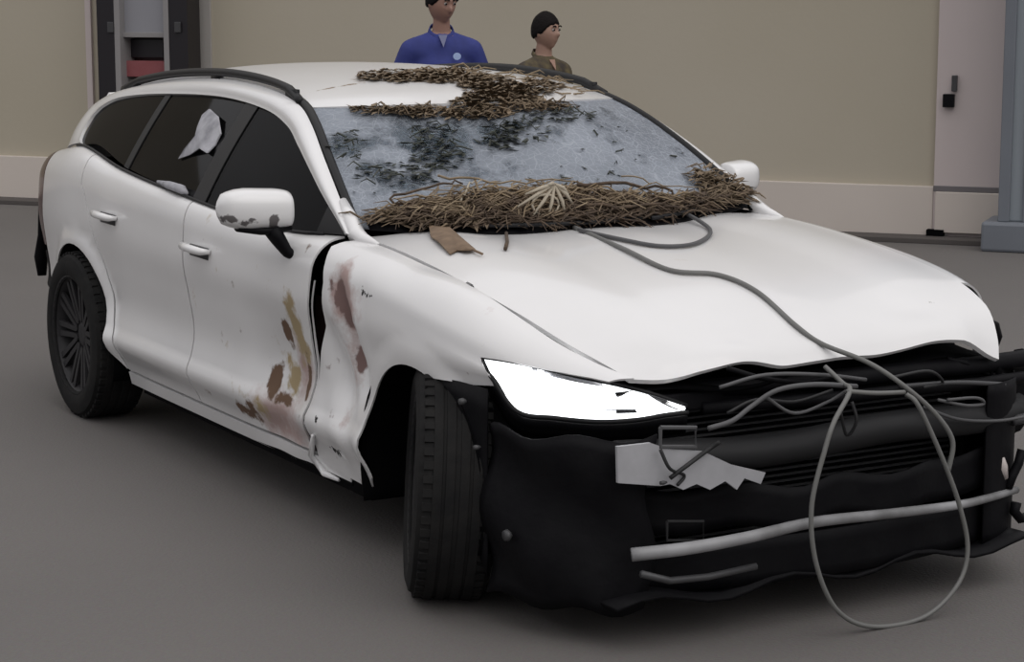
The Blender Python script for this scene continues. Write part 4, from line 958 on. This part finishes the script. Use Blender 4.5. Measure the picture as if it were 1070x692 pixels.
def head_mesh(c, R, k=1.0):
    """sculpted head: c centre, R rotation matrix (face along local -Y ... here +X)"""
    V = []; F = []; nu, nv = 36, 26
    for j in range(nv+1):
        ph = math.pi*j/nv
        for i in range(nu):
            th = 2*math.pi*i/nu
            x, y, z = math.sin(ph)*math.cos(th), math.sin(ph)*math.sin(th), math.cos(ph)
            fx = max(0, x)
            jaw = max(0, -z); wy = .076*(1-.28*jaw**1.5); 
            px = x*(.098 if x > 0 else .100)*(1-.22*jaw*(1 if x < 0 else .3)); py = y*wy; pz = z*.118
            if x > 0:
                px -= .012*bump(z-.12, .22)*bump(abs(y)-.36, .30)           # eye sockets
                px += .006*bump(z-.30, .16)*bump(y, .8)                     # brow
                px += .026*bump(z+.16, .26)*bump(y, .22)*(1 if z < .1 else .6)   # nose
                px += .007*bump(z+.46, .10)*bump(y, .38) + .006*bump(z+.60,.09)*bump(y,.32) # lips
                px -= .003*bump(z+.53, .05)*bump(y, .35)
                px += .010*bump(z+.85, .22)*bump(y, .5)                     # chin
            V.append(Vector((px*k, py*k, pz*k)))
    for j in range(nv):
        for i in range(nu): F.append((j*nu+i, j*nu+(i+1) % nu, (j+1)*nu+(i+1) % nu, (j+1)*nu+i))
    for s in (-1, 1):                                                       # ears
        n0 = len(V); pts = []
        for j in range(7):
            for i in range(10):
                a = 2*math.pi*i/10; ph = math.pi*j/6
                pts.append(Vector((-.004+.018*math.sin(ph)*math.cos(a)-.006, s*(.074+.010*math.cos(ph)), .0+.032*math.sin(ph)*math.sin(a)))*k)
        V += pts
        for j in range(6):
            for i in range(10): F.append((n0+j*10+i, n0+j*10+(i+1) % 10, n0+(j+1)*10+(i+1) % 10, n0+(j+1)*10+i))
    return [c + R @ v for v in V], F
def person(base, rz, H, head_turn, head_pitch, shirt, trous, skin_c, hair_c, label, logo=False, vest=None, sit=0):
    root = empty('person', base, rz); tag(root, label, 'person')
    k = H/1.75
    S = mat(label[:8]+'_skin', skin_c, .55); SH = shirt
    J = {'pelvis': ((0,0,.93),(.13,.10)), 'waist': ((.005,0,1.06),(.125,.092)), 'chest': ((.0,0,1.25),(.15,.105)), 'upchest': ((-.01,0,1.37),(.12,.085)), 'neck': ((-.012,0,1.46),.054), 'neck2': ((.0,0,1.54),.048)}
    E_ = [('pelvis','waist'),('waist','chest'),('chest','upchest'),('upchest','neck'),('neck','neck2')]
    for s, n in ((-1,'r'),(1,'l')):
        J[n+'sh'] = ((-.012,s*.170,1.365),.052); J[n+'el'] = ((-.05,s*.255,1.13),.040); J[n+'wr'] = ((.04,s*.275,.90),.027); J[n+'ha'] = ((.055,s*.275,.84),(.030,.018))
        E_ += [('upchest',n+'sh'),(n+'sh',n+'el'),(n+'el',n+'wr'),(n+'wr',n+'ha')]
        for f_, (dx, L_) in enumerate(((.030,.085),(.010,.095),(-.010,.090),(-.028,.070))):
            J[f'{n}f{f_}a'] = ((.055+dx,s*.275,.80),.009); J[f'{n}f{f_}b'] = ((.062+dx,s*.268,.80-L_*.5),.008); J[f'{n}f{f_}c'] = ((.066+dx,s*.255,.80-L_*.9),.007)
            E_ += [(n+'ha',f'{n}f{f_}a'),(f'{n}f{f_}a',f'{n}f{f_}b'),(f'{n}f{f_}b',f'{n}f{f_}c')]
        J[n+'t1'] = ((.088,s*.262,.845),.010); J[n+'t2'] = ((.102,s*.248,.81),.009); E_ += [(n+'ha',n+'t1'),(n+'t1',n+'t2')]
        J[n+'hip'] = ((0,s*.09,.88),.092); J[n+'kn'] = ((.02,s*.10,.50),.056); J[n+'an'] = ((-.02,s*.105,.09),.037)
        J[n+'to'] = ((.12,s*.12,.035),(.036,.024))
        E_ += [('pelvis',n+'hip'),(n+'hip',n+'kn'),(n+'kn',n+'an'),(n+'an',n+'to')]
    J = {n: (tuple(c*k for c in p), r if not isinstance(r, tuple) else r) for n, (p, r) in J.items()}
    V, F = skin_mesh(J, E_, 'pelvis', 2)
    hc = Vector((.018,0,1.632))*k; R = Euler((0, math.radians(head_pitch), math.radians(head_turn))).to_matrix()
    V2, F2 = head_mesh(hc, R, k*.98)
    mb = MB(); mb.add(V, F); mb.add(V2, F2); body = mb.build('body', S, root)
    fuse(body, .007, 1)
    # hair: cap shell with a hairline
    def hair(u, v):
        th = 2*math.pi*u; fr_ = math.cos(th)
        lim = math.pi*(.37 + .25*(1-fr_)/2 + .06*math.sin(th)**2*(1 if fr_ < .6 else 0) + .012*math.sin(th*13))                              # short at forehead, low at the nape
        ph = lim*v; n_ = .006*math.sin(th*9+v*7)+.004*math.sin(th*17)
        x, y, z = math.sin(ph)*math.cos(th), math.sin(ph)*math.sin(th), math.cos(ph)
        r = 1.075 + .09*(1-v) + abs(n_)*2.5; r = r if v < .97 else 1.0
        return hc + R @ (Vector((x*.100*r-.003, y*.079*r, z*.119*r+.004))*k*.98)
    MB().grid(hair, 48, 14).build('hair', mat(label[:8]+'_hair', hair_c, .8, bump=(90,.6), spec=.12), root, smooth=True, solid=.006)
    for s in (-1, 1):
        e_ = hc + R @ (Vector((.0825, s*.029, .014))*k); MB().lathe([(0,-.0095),(.006,-.0075),(.0095,0),(.006,.0075),(0,.0095)], 12, c=tuple(e_)).build('eye', mat('eye_white', (.35,.32,.30), .4) if 'eye_white' not in bpy.data.materials else bpy.data.materials['eye_white'], body, smooth=True)
        q = hc + R @ (Vector((.0885, s*.0295, .014))*k); MB().lathe([(0,-.0065),(.0045,-.0048),(.0065,0),(.0045,.0048),(0,.0065)], 12, c=tuple(q)).build('iris', DARK, body, smooth=True)
        q = [hc + R @ (Vector((.096-.004*abs(t-.5), s*(.012+.034*t), .034+.006*math.sin(math.pi*t)))*k) for t in (0,.25,.5,.75,1)]; MB().tube(q, .004, 6).build('eyebrow', bpy.data.materials[label[:8]+'_hair'], body, smooth=True)
    # shirt
    T = {'a': ((0,0,.88),(.168,.128)), 'a2': ((0,0,.97),(.162,.124)), 'b': ((.005,0,1.06),(.155,.115)), 'c': ((0,0,1.25),(.170,.120)), 'd': ((-.01,0,1.34),(.150,.100)), 'e': ((-.015,0,1.425),(.072,.060))}
    TE = [('a','a2'),('a2','b'),('b','c'),('c','d'),('d','e')]
    for s, n in ((-1,'r'),(1,'l')):
        T[n+'1'] = ((-.012,s*.175,1.365),.066); T[n+'2'] = ((-.036,s*.228,1.25),.060); T[n+'3'] = ((-.046,s*.25,1.16),.060); T[n+'0'] = ((-.015,s*.06,1.425),.050); TE += [('e',n+'0'),(n+'0',n+'1')]; TE += [('d',n+'1'),(n+'1',n+'2'),(n+'2',n+'3')]
    T = {n: (tuple(c*k for c in p), r) for n, (p, r) in T.items()}
    V, F = skin_mesh(T, TE, 'c', 2); sh = MB().add(V, F).build('shirt', SH, root, smooth=True); fuse(sh, .011, 8)
    # collar with an open front
    col_ = MB()
    for s in (-1, 1):
        col_.grid(lambda u, v: Vector((-.012+.070*math.cos(.25+u*2.9)*(1+.12*(1-v)), s*(.068*math.sin(.25+u*2.9))*(1+.15*(1-v)), 1.462-.020*math.cos(.25+u*2.9)*2+.032*v*(1-.3*u)))*k, 14, 3)
    col_.build('collar', SH, sh, smooth=True, solid=.006)
    MB().add([(.075*k,-.026*k,1.455*k),(.075*k,.026*k,1.455*k),(.112*k,0,1.385*k),(.06*k,0,1.40*k)], [(0,1,2),(0,2,3),(1,3,2),(0,3,1)]).build('neckline', S if not logo else mat('undershirt', (.16,.17,.28), .8), sh)
    if logo:
        lg = MB(); lg.lathe([(0,0),(.018,0),(.021,.003),(.0,.004)], 14); lg.v = [(.122*k + h_*0.6 + .004, .075*k + a_*1.1, 1.335*k + c2) for a_, h_, c2 in lg.v]
        lg.build('chest_logo', mat('pale_blue_patch', (.35,.45,.70), .7), sh)
    # trousers and shoes
    T = {'p': ((0,0,.95),(.146,.114))}; TE = []
    for s, n in ((-1,'r'),(1,'l')):
        T[n+'h'] = ((0,s*.088,.85),.102); T[n+'k'] = ((.02,s*.10,.50),.074); T[n+'a'] = ((-.02,s*.105,.09),.062); TE += [('p',n+'h'),(n+'h',n+'k'),(n+'k',n+'a')]
    T = {n: (tuple(c*k for c in p), r) for n, (p, r) in T.items()}
    V, F = skin_mesh(T, TE, 'p', 2); MB().add(V, F).build('trousers', trous, root, smooth=True); fuse([c for c in root.children if c.name.startswith('trousers')][0], .012, 6)
    for s in (-1, 1):
        MB().grid(lambda u, v: Vector((-.075+.25*u, s*.112+(.046-.012*abs(u-.7))*math.sin(2*math.pi*v)*min(1,(u+.06)*8)*min(1,(1.04-u)*6), .045-.045*u*.3+(.045-.018*u)*math.cos(2*math.pi*v)))*k, 12, 12).build('shoe', BLACK, root, smooth=True)
    return root
def ground_at(px, D):
    c = Vector((CX, CY, 0)); d = Vector((VF.x, VF.y, 0)) + Vector((VR.x, VR.y, 0))*((px-535)/FPX); return c + d*D
BLUE = mat('royal_blue_shirt', (.030, .042, .21), .8, noise=(9, .6, (.018, .026, .12)), bump=(14, .5))
OLIVE = mat('dark_olive_shirt', (.040, .030, .024), .85, noise=(16, .9, (.14, .11, .05)), bump=(14, .5))
person(ground_at(463, 12.5), math.radians(-22), 1.78, 28, 12, BLUE, mat('dark_trousers', (.02,.02,.03), .8), (.30,.17,.13), (.010,.008,.009), 'black-haired man in a royal blue shirt standing behind the car, on the left', True)
person(ground_at(568, 13.0), math.radians(14), 1.59, 8, -2, OLIVE, mat('brown_trousers', (.04,.03,.025), .8), (.33,.20,.15), (.010,.008,.008), 'shorter man in a dark brown patterned shirt behind the car, on the right')
